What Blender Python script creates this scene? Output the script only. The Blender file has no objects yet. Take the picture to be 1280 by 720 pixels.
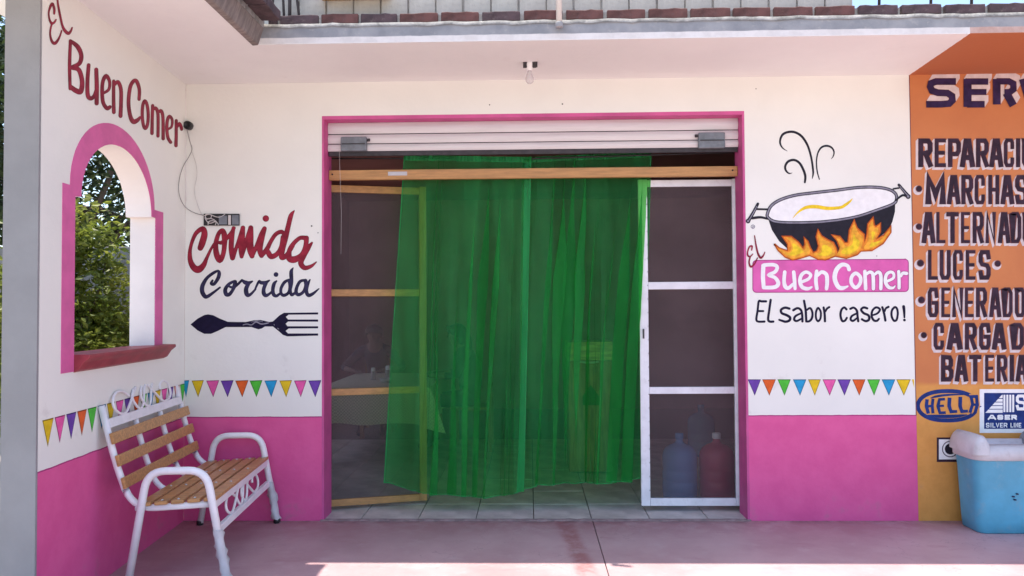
import bpy, bmesh, math, random
from mathutils import Vector, Matrix, noise
from mathutils.geometry import tessellate_polygon
random.seed(7)
SC = bpy.context.scene
COL = SC.collection
R = math.radians
# ------------------------------------------------------------------ camera, sky, sun, exposure
F, CX, CY = 950.0, 640.0, 360.0            # focal length and centre in photograph pixels
CAM_P = Vector((0, -5.4, 1.5))
CAM_R = Matrix.Rotation(0.0232, 3, 'Z') @ Matrix.Rotation(math.pi/2+0.0263, 3, 'X') @ Matrix.Rotation(-0.0063, 3, 'Z')
cd = bpy.data.cameras.new('camera'); cam = bpy.data.objects.new('camera', cd); COL.objects.link(cam)
cd.sensor_width = 36; cd.lens = 36*F/1280; cd.clip_start = 0.05; cd.clip_end = 3000
cam.matrix_world = Matrix.Translation(CAM_P) @ CAM_R.to_4x4()
SC.camera = cam
SUN_TRAVEL = Vector((0.092, -0.026, -1)).normalized()
SUN_EL = math.asin(-SUN_TRAVEL.z); SUN_AZ = math.atan2(-SUN_TRAVEL.x, -SUN_TRAVEL.y)
w = bpy.data.worlds.new('World'); SC.world = w; w.use_nodes = True
wn = w.node_tree
sky = wn.nodes.new('ShaderNodeTexSky'); sky.sky_type = 'NISHITA'; sky.sun_disc = False
sky.sun_elevation = SUN_EL; sky.sun_rotation = SUN_AZ % (2*math.pi); sky.dust_density = 1.5
bg = wn.nodes['Background']; bg.inputs['Strength'].default_value = 0.15
wn.links.new(sky.outputs[0], bg.inputs['Color'])
sd = bpy.data.lights.new('sun', 'SUN'); sd.energy = 3.7; sd.angle = R(0.55); sd.color = (1, .91, .79)
so = bpy.data.objects.new('sun', sd); COL.objects.link(so); so.location = (-3, 2, 30)
so.rotation_euler = SUN_TRAVEL.to_track_quat('-Z', 'Y').to_euler()
vs = SC.view_settings; vs.view_transform = 'Standard'; vs.look = 'None'; vs.gamma = 1; vs.use_curve_mapping = False
vs.exposure = 1.24
SC.cycles.max_bounces = 10; SC.cycles.diffuse_bounces = 5; SC.cycles.transparent_max_bounces = 24
SC.cycles.use_denoising = True

# ------------------------------------------------------------------ geometry of the place
def ray(px, py): return CAM_R @ Vector(((px-CX)/F, -(py-CY)/F, -1))
def hit(px, py, n, d):
    r = ray(px, py); n = Vector(n); return CAM_P + r*((d-n.dot(CAM_P))/n.dot(r))
LN = Vector((1, .075, 0)); LD = -2.475                # the side wall's plane (splayed a little)
def FW(px, py, off=0): return hit(px, py, (0, 1, 0), -off)          # point on the front wall
def SW(px, py, off=0): return hit(px, py, LN, LD+off)               # point on the side wall
def side_x(y): return LD - .075*y
CEIL = 3.131; DX0, DX1, DTOP = -1.473, 1.519, 2.868; PINK_Z = .733; PART_X = 2.697
WT = .2

# ------------------------------------------------------------------ mesh helpers
class MB:
    def __init__(s): s.v = []; s.f = []; s.m = []; s.sm = []
    def add(s, vs_, fs, mat=0, smooth=False):
        b = len(s.v); s.v += [tuple(p) for p in vs_]
        for q in fs: s.f.append(tuple(i+b for i in q)); s.m.append(mat); s.sm.append(smooth)
        return s
    def box(s, a, b, mat=0, M=None):
        x0, y0, z0 = a; x1, y1, z1 = b
        p = [Vector(c) for c in ((x0,y0,z0),(x1,y0,z0),(x1,y1,z0),(x0,y1,z0),(x0,y0,z1),(x1,y0,z1),(x1,y1,z1),(x0,y1,z1))]
        if M: p = [M @ q for q in p]
        return s.add(p, [(3,2,1,0),(4,5,6,7),(0,1,5,4),(1,2,6,5),(2,3,7,6),(3,0,4,7)], mat)
    def tube(s, pts, r, n=10, mat=0, cap=True, closed=False):
        pts = [Vector(p) for p in pts]; rr = r if isinstance(r, (list, tuple)) else [r]*len(pts)
        L = len(pts); up = None; vs_ = []
        for i, p in enumerate(pts):
            if closed: t = pts[(i+1) % L]-pts[i-1]
            else: t = pts[min(i+1, L-1)]-pts[max(i-1, 0)]
            t.normalize()
            if up is None:
                up = Vector((0,0,1)) if abs(t.z) < .9 else Vector((1,0,0))
            a = (up - t*up.dot(t)).normalized(); b = t.cross(a); up = a
            for k in range(n):
                an = 2*math.pi*k/n; vs_.append(p+(a*math.cos(an)+b*math.sin(an))*rr[i])
        fs = []
        for i in range(L if closed else L-1):
            j = (i+1) % L
            for k in range(n): fs.append((i*n+k, i*n+(k+1) % n, j*n+(k+1) % n, j*n+k))
        if cap and not closed: fs += [tuple(range(n))[::-1], tuple((L-1)*n+k for k in range(n))]
        return s.add(vs_, fs, mat, True)
    def lathe(s, prof, c=(0,0,0), n=20, mat=0, axis='Z'):
        c = Vector(c); vs_ = []; L = len(prof)
        for r, z in prof:
            for k in range(n):
                a = 2*math.pi*k/n; x, y = r*math.cos(a), r*math.sin(a)
                vs_.append(c+(Vector((x,y,z)) if axis == 'Z' else Vector((x,-z,y))))
        fs = [(i*n+k, i*n+(k+1) % n, (i+1)*n+(k+1) % n, (i+1)*n+k) for i in range(L-1) for k in range(n)]
        fs += [tuple(range(n))[::-1], tuple((L-1)*n+k for k in range(n))]
        return s.add(vs_, fs, mat, True)
    def plate(s, outer, holes, to3, th, mat=0, mat_in=None):
        """flat plate with holes: 2D outlines mapped by to3(u,v,d), d = depth into the plate"""
        loops = [outer]+list(holes); flat = [p for l in loops for p in l]
        tris = tessellate_polygon([[Vector((p[0], p[1], 0)) for p in l] for l in loops])
        n = len(flat)
        s.add([to3(p[0], p[1], 0) for p in flat]+[to3(p[0], p[1], th) for p in flat],
              [tuple(t) for t in tris]+[tuple(i+n for i in t[::-1]) for t in tris], mat)
        for li, l in enumerate(loops):
            m = len(l); ps = [to3(p[0], p[1], 0) for p in l]+[to3(p[0], p[1], th) for p in l]
            s.add(ps, [(i, (i+1) % m, (i+1) % m+m, i+m) for i in range(m)], mat if li == 0 or mat_in is None else mat_in)
        return s
    def build(s, name, mats, parent=None, loc=None, bevel=0, kind=None, label=None):
        me = bpy.data.meshes.new(name)
        mats = mats if isinstance(mats, (list, tuple)) else [mats]
        me.from_pydata([Vector(p) for p in s.v], [], s.f)
        for m in mats: me.materials.append(m)
        me.polygons.foreach_set('material_index', s.m); me.polygons.foreach_set('use_smooth', s.sm)
        bm = bmesh.new(); bm.from_mesh(me); bmesh.ops.recalc_face_normals(bm, faces=bm.faces); bm.to_mesh(me); bm.free()
        me.update()
        return link(name, me, parent, loc, bevel, kind, label)
def link(name, me, parent=None, loc=None, bevel=0, kind=None, label=None):
    o = bpy.data.objects.new(name, me); COL.objects.link(o)
    if loc is not None: o.location = loc
    if parent is not None: o.parent = parent; o.matrix_parent_inverse = world_of(parent).inverted()
    if bevel:
        b = o.modifiers.new('bevel', 'BEVEL'); b.width = bevel; b.segments = 2; b.limit_method = 'ANGLE'
    if kind: o['kind'] = kind
    if label: o['label'] = label
    return o
def world_of(o):
    m = o.matrix_basis.copy()
    return world_of(o.parent) @ o.matrix_parent_inverse @ m if o.parent else m
def tag(o, label, cat, group=None, kind=None):
    o['label'] = label; o['category'] = cat
    if group: o['group'] = group
    if kind: o['kind'] = kind
    return o
def thing(name, loc, label, cat, group=None, rz=0):
    o = bpy.data.objects.new(name, None); COL.objects.link(o); o.location = loc; o.rotation_euler = (0, 0, rz)
    o.empty_display_size = .1
    return tag(o, label, cat, group)
def dup(root, M, label=None, group=None):
    """copy of a thing with its parts and sub-parts, moved by the matrix M"""
    def rec(o, par):
        c = o.copy(); COL.objects.link(c)
        if par: c.parent = par; c.matrix_parent_inverse = o.matrix_parent_inverse.copy()
        for k in [x for x in list(o.children)]: rec(k, c)
        return c
    c = rec(root, None); c.matrix_basis = M @ root.matrix_basis
    if label: c['label'] = label
    if group: c['group'] = group
    return c
def smooth_path(pts, n=6, closed=False):
    P = [tuple(map(float, p)) for p in pts]; L = len(P); out = []
    if L < 3: return P
    for i in range(L if closed else L-1):
        if closed: a, b, c, d = P[i-1], P[i], P[(i+1) % L], P[(i+2) % L]
        else: a, b, c, d = P[max(i-1,0)], P[i], P[i+1], P[min(i+2,L-1)]
        for k in range(n):
            t = k/n
            out.append(tuple(.5*(2*b[j]+(c[j]-a[j])*t+(2*a[j]-5*b[j]+4*c[j]-d[j])*t*t+(3*b[j]-a[j]-3*c[j]+d[j])*t**3) for j in range(len(b))))
    if not closed: out.append(P[-1])
    return out

# ------------------------------------------------------------------ materials
def node(nt, typ, inp=None, **kw):
    n = nt.nodes.new(typ)
    for k, v in kw.items(): setattr(n, k, v)
    for k, v in (inp or {}).items():
        if isinstance(v, bpy.types.NodeSocket): nt.links.new(v, n.inputs[k])
        else: n.inputs[k].default_value = v
    return n
def c4(c): return (*c[:3], 1)
def newmat(name):
    m = bpy.data.materials.new(name); m.use_nodes = True; nt = m.node_tree
    return m, nt, nt.nodes['Principled BSDF']
def mix(nt, fac, a, b, blend='MIX'):
    n = node(nt, 'ShaderNodeMix', data_type='RGBA', blend_type=blend)
    for idx, v in ((0, fac), (6, a), (7, b)):
        if isinstance(v, bpy.types.NodeSocket): nt.links.new(v, n.inputs[idx])
        else: n.inputs[idx].default_value = c4(v) if idx > 0 else v
    return n.outputs[2]
def math_(nt, op, a, b=0, c=None):
    n = node(nt, 'ShaderNodeMath', operation=op)
    for i, v in enumerate((a, b, c)):
        if v is None: continue
        if isinstance(v, bpy.types.NodeSocket): nt.links.new(v, n.inputs[i])
        else: n.inputs[i].default_value = v
    return n.outputs[0]
def sstep(nt, v, lo, hi):
    n = node(nt, 'ShaderNodeMapRange', {'Value': v, 'From Min': lo, 'From Max': hi}, interpolation_type='SMOOTHSTEP', clamp=True)
    return n.outputs[0]
def tex(nt, scale, detail=4, vec=None, rough=.55):
    n = node(nt, 'ShaderNodeTexNoise', {'Scale': scale, 'Detail': detail, 'Roughness': rough})
    if vec is not None: nt.links.new(vec, n.inputs['Vector'])
    return n.outputs['Fac']
def coords(nt, scale=None):
    o = node(nt, 'ShaderNodeTexCoord').outputs['Object']
    if scale: o = node(nt, 'ShaderNodeMapping', {'Vector': o, 'Scale': scale}).outputs[0]
    return o
def bump(nt, bs, h, strength, dist=.01):
    b = node(nt, 'ShaderNodeBump', {'Height': h, 'Strength': strength, 'Distance': dist})
    nt.links.new(b.outputs[0], bs.inputs['Normal'])
def pmat(name, col, rough=.6, var=.15, scale=6, bs=.15, bscale=70, metal=0, stretch=None, dirt=None, dirt_amt=.5):
    m, nt, p = newmat(name); co = coords(nt, stretch)
    if 'sign_paint' in name or 'bunting' in name: p.inputs['Specular IOR Level'].default_value = .12
    f = sstep(nt, tex(nt, scale, 5, co), .3, .7)
    c = mix(nt, f, [x*(1-var) for x in col], [min(1, x*(1+var)) for x in col])
    if dirt:
        d = math_(nt, 'MULTIPLY', sstep(nt, tex(nt, scale*2.3+1.7, 8, co, .7), .52, .75), dirt_amt)
        c = mix(nt, d, c, dirt)
    nt.links.new(c, p.inputs['Base Color']); p.inputs['Roughness'].default_value = rough; p.inputs['Metallic'].default_value = metal
    if bs: bump(nt, p, tex(nt, bscale, 3, co), bs, .004)
    return m
def wall_paint(name, side):
    """white plaster with a pink dado; splash dirt and hairline stains are wear of the paint itself"""
    m, nt, p = newmat(name); co = coords(nt); z = node(nt, 'ShaderNodeSeparateXYZ', {0: co}).outputs[2]
    n1 = tex(nt, 1.3, 5, co); n2 = tex(nt, 5.5, 7, co, .62); n3 = tex(nt, 38, 3, co); p.inputs['Specular IOR Level'].default_value = .25
    white = mix(nt, sstep(nt, n1, .3, .7), (.775, .775, .725), (.825, .825, .77))
    smut = math_(nt, 'MULTIPLY', sstep(nt, n2, .58, .74), math_(nt, 'SUBTRACT', 1, sstep(nt, z, .8, 1.5)))
    white = mix(nt, math_(nt, 'MULTIPLY', smut, .38), white, (.33, .28, .27))
    nick = sstep(nt, tex(nt, 14, 8, co, .8), .735, .76)
    white = mix(nt, math_(nt, 'MULTIPLY', nick, .5), white, (.3, .27, .27))
    pink = mix(nt, sstep(nt, n2, .3, .7), (.68, .095, .285), (.74, .12, .325))
    scuff = math_(nt, 'MULTIPLY', sstep(nt, n2, .55, .75), math_(nt, 'SUBTRACT', 1, sstep(nt, z, .05, .32)))
    pink = mix(nt, math_(nt, 'MULTIPLY', scuff, .45), pink, (.33, .19, .22))
    e = math_(nt, 'ADD', z, math_(nt, 'MULTIPLY', math_(nt, 'SUBTRACT', n2, .5), .014))
    c = mix(nt, sstep(nt, e, PINK_Z-.002, PINK_Z+.002), pink, white)
    line = math_(nt, 'LESS_THAN', math_(nt, 'ABSOLUTE', math_(nt, 'SUBTRACT', e, PINK_Z)), .0035)
    c = mix(nt, line, c, (.36, .03, .17))
    nt.links.new(c, p.inputs['Base Color']); p.inputs['Roughness'].default_value = .62
    bump(nt, p, math_(nt, 'ADD', n3, math_(nt, 'MULTIPLY', tex(nt, 3.2, 3, co), 2.2)), .22, .006)
    return m
M = {}
M['front'] = wall_paint('white_and_pink_plaster', False)
M['reveal'] = pmat('pink_reveal_paint', (.56, .085, .27), .6, .12, 5, .2, 50, dirt=(.3, .12, .17), dirt_amt=.35)
M['arch'] = pmat('pink_arch_paint', (.64, .12, .33), .6, .1, 7, .15, 60)
M['sill'] = pmat('maroon_sill_paint', (.27, .035, .048), .5, .2, 9, .2, 50)
M['white_in'] = pmat('white_plaster', (.80, .76, .74), .7, .05, 3, .25, 40)
M['cement'] = pmat('grey_cement', (.33, .33, .34), .85, .14, 5, .45, 45, dirt=(.2, .19, .18), dirt_amt=.4)
M['column'] = pmat('grey_smooth_cement', (.27, .27, .275), .8, .08, 3, .35, 60, dirt=(.26, .25, .25), dirt_amt=.35)
M['mortar'] = pmat('pale_mortar', (.44, .41, .38), .95, .2, 20, .8, 90)
M['bed'] = pmat('grey_rough_mortar', (.25, .245, .24), .95, .35, 14, .9, 60, dirt=(.5, .47, .44), dirt_amt=.6)
M['brick'] = pmat('red_clay_brick', (.11, .048, .043), .9, .4, 9, .6, 60, dirt=(.12, .08, .08), dirt_amt=.6)
M['brick_dark'] = pmat('dark_clay_brick', (.075, .048, .053), .9, .35, 9, .6, 60, dirt=(.2, .16, .15), dirt_amt=.5)
M['block'] = pmat('pale_concrete_block', (.50, .47, .42), .95, .15, 8, .7, 55, dirt=(.3, .28, .26), dirt_amt=.5)
M['yardblock'] = pmat('grey_concrete_block', (.30, .30, .30), .95, .15, 6, .7, 55, dirt=(.2, .2, .2), dirt_amt=.5)
M['maroon'] = pmat('maroon_sign_paint', (.25, .02, .045), .5, .3, 15, .05)
M['maroon_dk'] = pmat('dark_maroon_sign_paint', (.12, .008, .025), .5, .1, 30, 0)
M['red'] = pmat('red_sign_paint', (.27, .02, .04), .5, .28, 14, .05)
M['navy'] = pmat('navy_sign_paint', (.028, .025, .065), .5, .45, 16, .05)
M['ink'] = pmat('blue_black_sign_paint', (.010, .007, .03), .5, .2, 30, 0)
M['char'] = pmat('charcoal_sign_paint', (.02, .018, .028), .5, .15, 20, .05)
M['rim'] = pmat('grey_sign_paint', (.09, .08, .11), .5, .2, 20, 0)
M['rim_lt'] = pmat('light_grey_sign_paint', (.24, .23, .28), .5, .2, 20, 0)
M['signwhite'] = pmat('white_sign_paint', (.83, .83, .83), .5, .05, 20, 0)
M['plate'] = pmat('pink_sign_paint', (.68, .13, .40), .5, .1, 8, .05)
M['plate_dk'] = pmat('dark_pink_sign_paint', (.34, .03, .19), .5, .1, 8, 0)
M['yellow'] = pmat('yellow_sign_paint', (.80, .56, .03), .5, .2, 25, 0)
M['flame'] = pmat('orange_sign_paint', (.74, .24, .03), .5, .2, 25, 0)
M['flame_dk'] = pmat('rust_sign_paint', (.42, .08, .012), .5, .2, 25, 0)
M['amber'] = pmat('amber_sign_paint', (.80, .38, .04), .5, .2, 25, 0)
M['purple'] = pmat('dark_purple_sign_paint', (.036, .02, .07), .5, .3, 14, .05)
M['letter'] = pmat('dark_plum_sign_paint', (.038, .021, .036), .5, .3, 14, .05)
M['letter_edge'] = pmat('worn_red_edge_paint', (.16, .03, .03), .5, .3, 14, 0)
M['shade_white'] = pmat('pinkish_white_sign_paint', (.66, .58, .58), .55, .1, 18, .05)
M['logo_blue'] = pmat('blue_sign_paint', (.013, .035, .17), .5, .2, 16, .05)
M['bench_white'] = pmat('white_bench_enamel', (.80, .79, .82), .3, .05, 12, .06, 40, dirt=(.45, .40, .38), dirt_amt=.22)
M['flags'] = {}
for k, c in dict(yellow=(.72,.50,.02), pink=(.75,.11,.36), purple=(.15,.06,.36), orange=(.70,.12,.025), green=(.08,.50,.05), blue=(.025,.31,.58)).items():
    M['flags'][k] = pmat(k+'_bunting_paint', c, .5, .12, 20, 0)
    M['flags'][k+'_dk'] = pmat(k+'_bunting_edge', [x*.35 for x in c], .5, .1, 20, 0)
def wood(name, col, stretch, rough=.45, knots=True, dark=.45):
    m, nt, p = newmat(name); co = coords(nt, stretch)
    a = tex(nt, 5, 6, co, .6); b = tex(nt, 34, 3, co)
    c = mix(nt, sstep(nt, a, .3, .72), [x*dark for x in col], col)
    c = mix(nt, math_(nt, 'MULTIPLY', sstep(nt, b, .5, .75), .35), c, [x*.4 for x in col])
    nt.links.new(c, p.inputs['Base Color']); p.inputs['Roughness'].default_value = rough
    bump(nt, p, b, .2, .003); return m
M['slat'] = wood('varnished_slat_wood', (.60, .31, .11), (1, 14, 14), .34, dark=.6)
M['beam'] = wood('raw_pine', (.54, .285, .105), (1, 12, 12), .55, dark=.7)
M['pine_v'] = wood('raw_pine_upright', (.50, .27, .11), (12, 12, 1), .55, dark=.7)
M['cab'] = wood('brown_cabinet_wood', (.46, .23, .09), (9, 9, 1), .5)
M['cab_top'] = wood('yellow_cabinet_wood', (.78, .62, .24), (1, 9, 9), .5)
M['white_wood'] = pmat('white_painted_wood', (.76, .76, .80), .45, .07, 10, .15, 40, dirt=(.40, .38, .38), dirt_amt=.35)
M['steel'] = pmat('grey_painted_steel', (.155, .175, .20), .5, .2, 14, .15, 60, dirt=(.3, .3, .3), dirt_amt=.4)
M['shutter'] = pmat('white_shutter_enamel', (.66, .63, .63), .45, .05, 5, .05, 30, stretch=(.5, 4, 8), dirt=(.45, .38, .38), dirt_amt=.3)
M['dark_iron'] = pmat('dark_iron', (.035, .03, .035), .6, .3, 20, .2)
M['black'] = pmat('black_plastic', (.012, .012, .014), .45, .2, 20, .1)
M['cable_white'] = pmat('white_cable', (.6, .57, .55), .5, .1, 20, 0)
M['cable_grey'] = pmat('grey_cable', (.2, .18, .18), .5, .1, 20, 0)
M['pvc'] = pmat('cream_pvc', (.66, .60, .54), .45, .1, 9, .1)
M['room'] = pmat('dull_red_room_paint', (.40, .21, .20), .8, .15, 2, .2, 30)
M['room_ceiling'] = pmat('room_ceiling_plaster', (.27, .10, .11), .85, .12, 2, .2, 30)
M['tile'] = pmat('grey_floor_tile', (.58, .53, .49), .4, .22, 5, .1, 60, dirt=(.34, .29, .28), dirt_amt=.6)
M['grout'] = pmat('dark_grout', (.17, .15, .145), .95, .2, 20, .4)
M['tub'] = pmat('blue_tub_plastic', (.09, .38, .55), .42, .14, 4, .12, 40, dirt=(.20, .38, .48), dirt_amt=.75)
M['tub_lid'] = pmat('dirty_white_plastic', (.54, .54, .57), .5, .12, 6, .2, 40, dirt=(.34, .30, .30), dirt_amt=.5)
M['tub_grey'] = pmat('grey_plastic', (.26, .27, .30), .55, .15, 8, .2)
M['cloth'] = None
M['hair'] = pmat('dark_hair', (.012, .01, .01), .6, .3, 40, .3)
M['skin'] = pmat('skin', (.17, .09, .065), .6, .1, 12, 0)
M['shirt'] = pmat('dark_blue_shirt', (.022, .024, .04), .85, .25, 12, .3)
M['shirt2'] = pmat('charcoal_shirt', (.02, .022, .022), .85, .25, 12, .3)
M['trousers'] = pmat('dark_trousers', (.018, .018, .024), .9, .2, 12, .3)
M['bark'] = pmat('grey_brown_bark', (.12, .09, .07), .95, .35, 10, .8, 30, stretch=(1, 1, .3))
def leaf(name, a, b, tr=.35):
    m, nt, p = newmat(name)
    r = node(nt, 'ShaderNodeTexCoord').outputs['Object']
    c = mix(nt, sstep(nt, tex(nt, 2.6, 5, r), .35, .65), a, b)
    nt.links.new(c, p.inputs['Base Color']); p.inputs['Roughness'].default_value = .5
    t = node(nt, 'ShaderNodeBsdfTranslucent', {'Color': c}); ms = node(nt, 'ShaderNodeMixShader', {0: tr})
    nt.links.new(p.outputs[0], ms.inputs[1]); nt.links.new(t.outputs[0], ms.inputs[2])
    nt.links.new(ms.outputs[0], nt.nodes['Material Output'].inputs[0]); return m
M['leaf'] = leaf('yellow_green_leaves', (.10, .15, .02), (.24, .27, .045), .52)
M['leaf_dark'] = leaf('dark_green_leaves', (.025, .05, .016), (.06, .09, .025))
def glassy(name, col, tint, alpha, rough=.12):
    m, nt, p = newmat(name)
    p.inputs['Base Color'].default_value = c4(col); p.inputs['Roughness'].default_value = rough
    t = node(nt, 'ShaderNodeBsdfTransparent', {'Color': c4(tint)}); ms = node(nt, 'ShaderNodeMixShader', {0: alpha})
    nt.links.new(t.outputs[0], ms.inputs[1]); nt.links.new(p.outputs[0], ms.inputs[2])
    nt.links.new(ms.outputs[0], nt.nodes['Material Output'].inputs[0]); return m
M['bulb'] = glassy('clear_bulb_glass', (.7, .66, .66), (.93, .92, .93), .35, .05)
M['jug_blue'] = glassy('blue_jug_plastic', (.07, .26, .55), (.5, .7, .85), .92, .2)
M['jug_red'] = glassy('red_jug_plastic', (.55, .05, .11), (.8, .3, .35), .94, .2)
M['jar'] = glassy('jar_glass', (.5, .5, .5), (.9, .9, .9), .6, .1)
def mesh_mat(name, col, amount):
    """insect screen: half open weave"""
    m, nt, p = newmat(name); co = coords(nt)
    n = tex(nt, 3, 4, co)
    c = mix(nt, sstep(nt, n, .3, .7), [x*.85 for x in col], [x*1.15 for x in col])
    nt.links.new(c, p.inputs['Base Color']); p.inputs['Roughness'].default_value = .75
    t = node(nt, 'ShaderNodeBsdfTransparent'); ms = node(nt, 'ShaderNodeMixShader', {0: amount})
    nt.links.new(t.outputs[0], ms.inputs[1]); nt.links.new(p.outputs[0], ms.inputs[2])
    nt.links.new(ms.outputs[0], nt.nodes['Material Output'].inputs[0]); return m
M['screen'] = mesh_mat('grey_insect_screen', (.125, .088, .097), .32)
def curtain_mat(name, col, opac):
    m, nt, p = newmat(name); co = coords(nt)
    weave = tex(nt, 3, 3, coords(nt, (5, 5, .5)))
    c = mix(nt, sstep(nt, weave, .3, .7), [x*.80 for x in col], [x*1.12 for x in col])
    nt.links.new(c, p.inputs['Base Color']); p.inputs['Roughness'].default_value = .27
    wr = node(nt, 'ShaderNodeVectorMath', {0: co, 1: node(nt, 'ShaderNodeTexNoise', {'Vector': co, 'Scale': 3.0}).outputs['Color']}, operation='ADD').outputs[0]
    bump(nt, p, math_(nt, 'ADD', tex(nt, 9, 4, node(nt, 'ShaderNodeMapping', {'Vector': wr, 'Scale': (3, 3, .8), 'Rotation': (0, .35, 0)}).outputs[0]), tex(nt, 160, 2, co)), .55, .012)
    p.inputs['Sheen Weight'].default_value = .25; p.inputs['Sheen Tint'].default_value = (.3, 1, .5, 1)
    tl = node(nt, 'ShaderNodeBsdfTranslucent', {'Color': c}); m1 = node(nt, 'ShaderNodeMixShader', {0: .3})
    nt.links.new(p.outputs[0], m1.inputs[1]); nt.links.new(tl.outputs[0], m1.inputs[2])
    op = math_(nt, 'MULTIPLY_ADD', sstep(nt, tex(nt, 1.6, 2, coords(nt, (4, 4, .3))), .3, .7), .14, opac)   # looser and denser weave
    t = node(nt, 'ShaderNodeBsdfTransparent', {'Color': (.46, .82, .40, 1)}); ms = node(nt, 'ShaderNodeMixShader', {0: op})
    nt.links.new(t.outputs[0], ms.inputs[1]); nt.links.new(m1.outputs[0], ms.inputs[2])
    nt.links.new(ms.outputs[0], nt.nodes['Material Output'].inputs[0]); return m
M['curtain'] = curtain_mat('green_sheer', (.03, .54, .13), .19)
M['curtain_hem'] = curtain_mat('green_sheer_hem', (.045, .55, .18), .38)
def orange_paint():
    m, nt, p = newmat('orange_workshop_paint'); co = coords(nt); z = node(nt, 'ShaderNodeSeparateXYZ', {0: co}).outputs[2]
    n1 = tex(nt, 1.5, 5, co); n2 = tex(nt, 10, 6, co, .65)
    p.inputs['Specular IOR Level'].default_value = .2
    a = mix(nt, sstep(nt, n1, .35, .65), (.52, .18, .07), (.58, .215, .08))
    b = mix(nt, sstep(nt, n2, .3, .7), (.62, .28, .07), (.70, .325, .085))
    e = math_(nt, 'ADD', z, math_(nt, 'MULTIPLY', math_(nt, 'SUBTRACT', n2, .5), .03))
    c = mix(nt, sstep(nt, e, .93, .97), b, a)
    dirt = math_(nt, 'MULTIPLY', sstep(nt, n2, .55, .75), math_(nt, 'SUBTRACT', 1, sstep(nt, z, .05, .6)))
    c = mix(nt, math_(nt, 'MULTIPLY', dirt, .4), c, (.28, .19, .15))
    nt.links.new(c, p.inputs['Base Color']); p.inputs['Roughness'].default_value = .6
    bump(nt, p, math_(nt, 'ADD', tex(nt, 40, 3, co), math_(nt, 'MULTIPLY', tex(nt, 3.2, 3, co), 2)), .2, .006); return m
M['orange'] = orange_paint()
def slab_paint():
    m, nt, p = newmat('soffit_paint'); co = coords(nt); s = node(nt, 'ShaderNodeSeparateXYZ', {0: co})
    n = tex(nt, 2, 5, co); n2 = tex(nt, 30, 4, co)
    white = mix(nt, sstep(nt, n, .3, .7), (.80, .80, .785), (.84, .84, .82))
    white = mix(nt, math_(nt, 'MULTIPLY', sstep(nt, tex(nt, 5, 7, co, .7), .6, .8), .15), white, (.5, .4, .38))
    e = math_(nt, 'ADD', s.outputs[0], math_(nt, 'MULTIPLY', math_(nt, 'SUBTRACT', n2, .5), .01))
    xb = math_(nt, 'MULTIPLY_ADD', s.outputs[1], .05, PART_X)
    c = mix(nt, math_(nt, 'GREATER_THAN', e, xb), white, (.44, .135, .05))
    g = mix(nt, sstep(nt, tex(nt, 8, 6, co), .3, .7), (.23, .24, .26), (.33, .335, .35))
    g = mix(nt, math_(nt, 'MULTIPLY', sstep(nt, tex(nt, 20, 6, co, .7), .55, .7), .4), g, (.46, .44, .42))
    z = math_(nt, 'ADD', s.outputs[2], math_(nt, 'MULTIPLY', math_(nt, 'SUBTRACT', tex(nt, 6, 5, co), .5), .012))
    c = mix(nt, math_(nt, 'MULTIPLY', sstep(nt, s.outputs[2], CEIL+.001, CEIL+.004), .55), c, mix(nt, sstep(nt, tex(nt, 9, 6, co, .7), .35, .65), (.50, .44, .42), (.68, .62, .60)))
    c = mix(nt, sstep(nt, z, CEIL+.036, CEIL+.042), c, g)
    nt.links.new(c, p.inputs['Base Color']); p.inputs['Roughness'].default_value = .75
    bump(nt, p, math_(nt, 'ADD', n2, math_(nt, 'MULTIPLY', tex(nt, 4, 3, co), 1.5)), .3, .006); return m
M['slab'] = slab_paint()
M['side_edge'] = pmat('stained_cement_edge', (.22, .185, .17), .9, .3, 7, .6, 30, stretch=(1, 5, 1), dirt=(.10, .075, .07), dirt_amt=.6)
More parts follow.
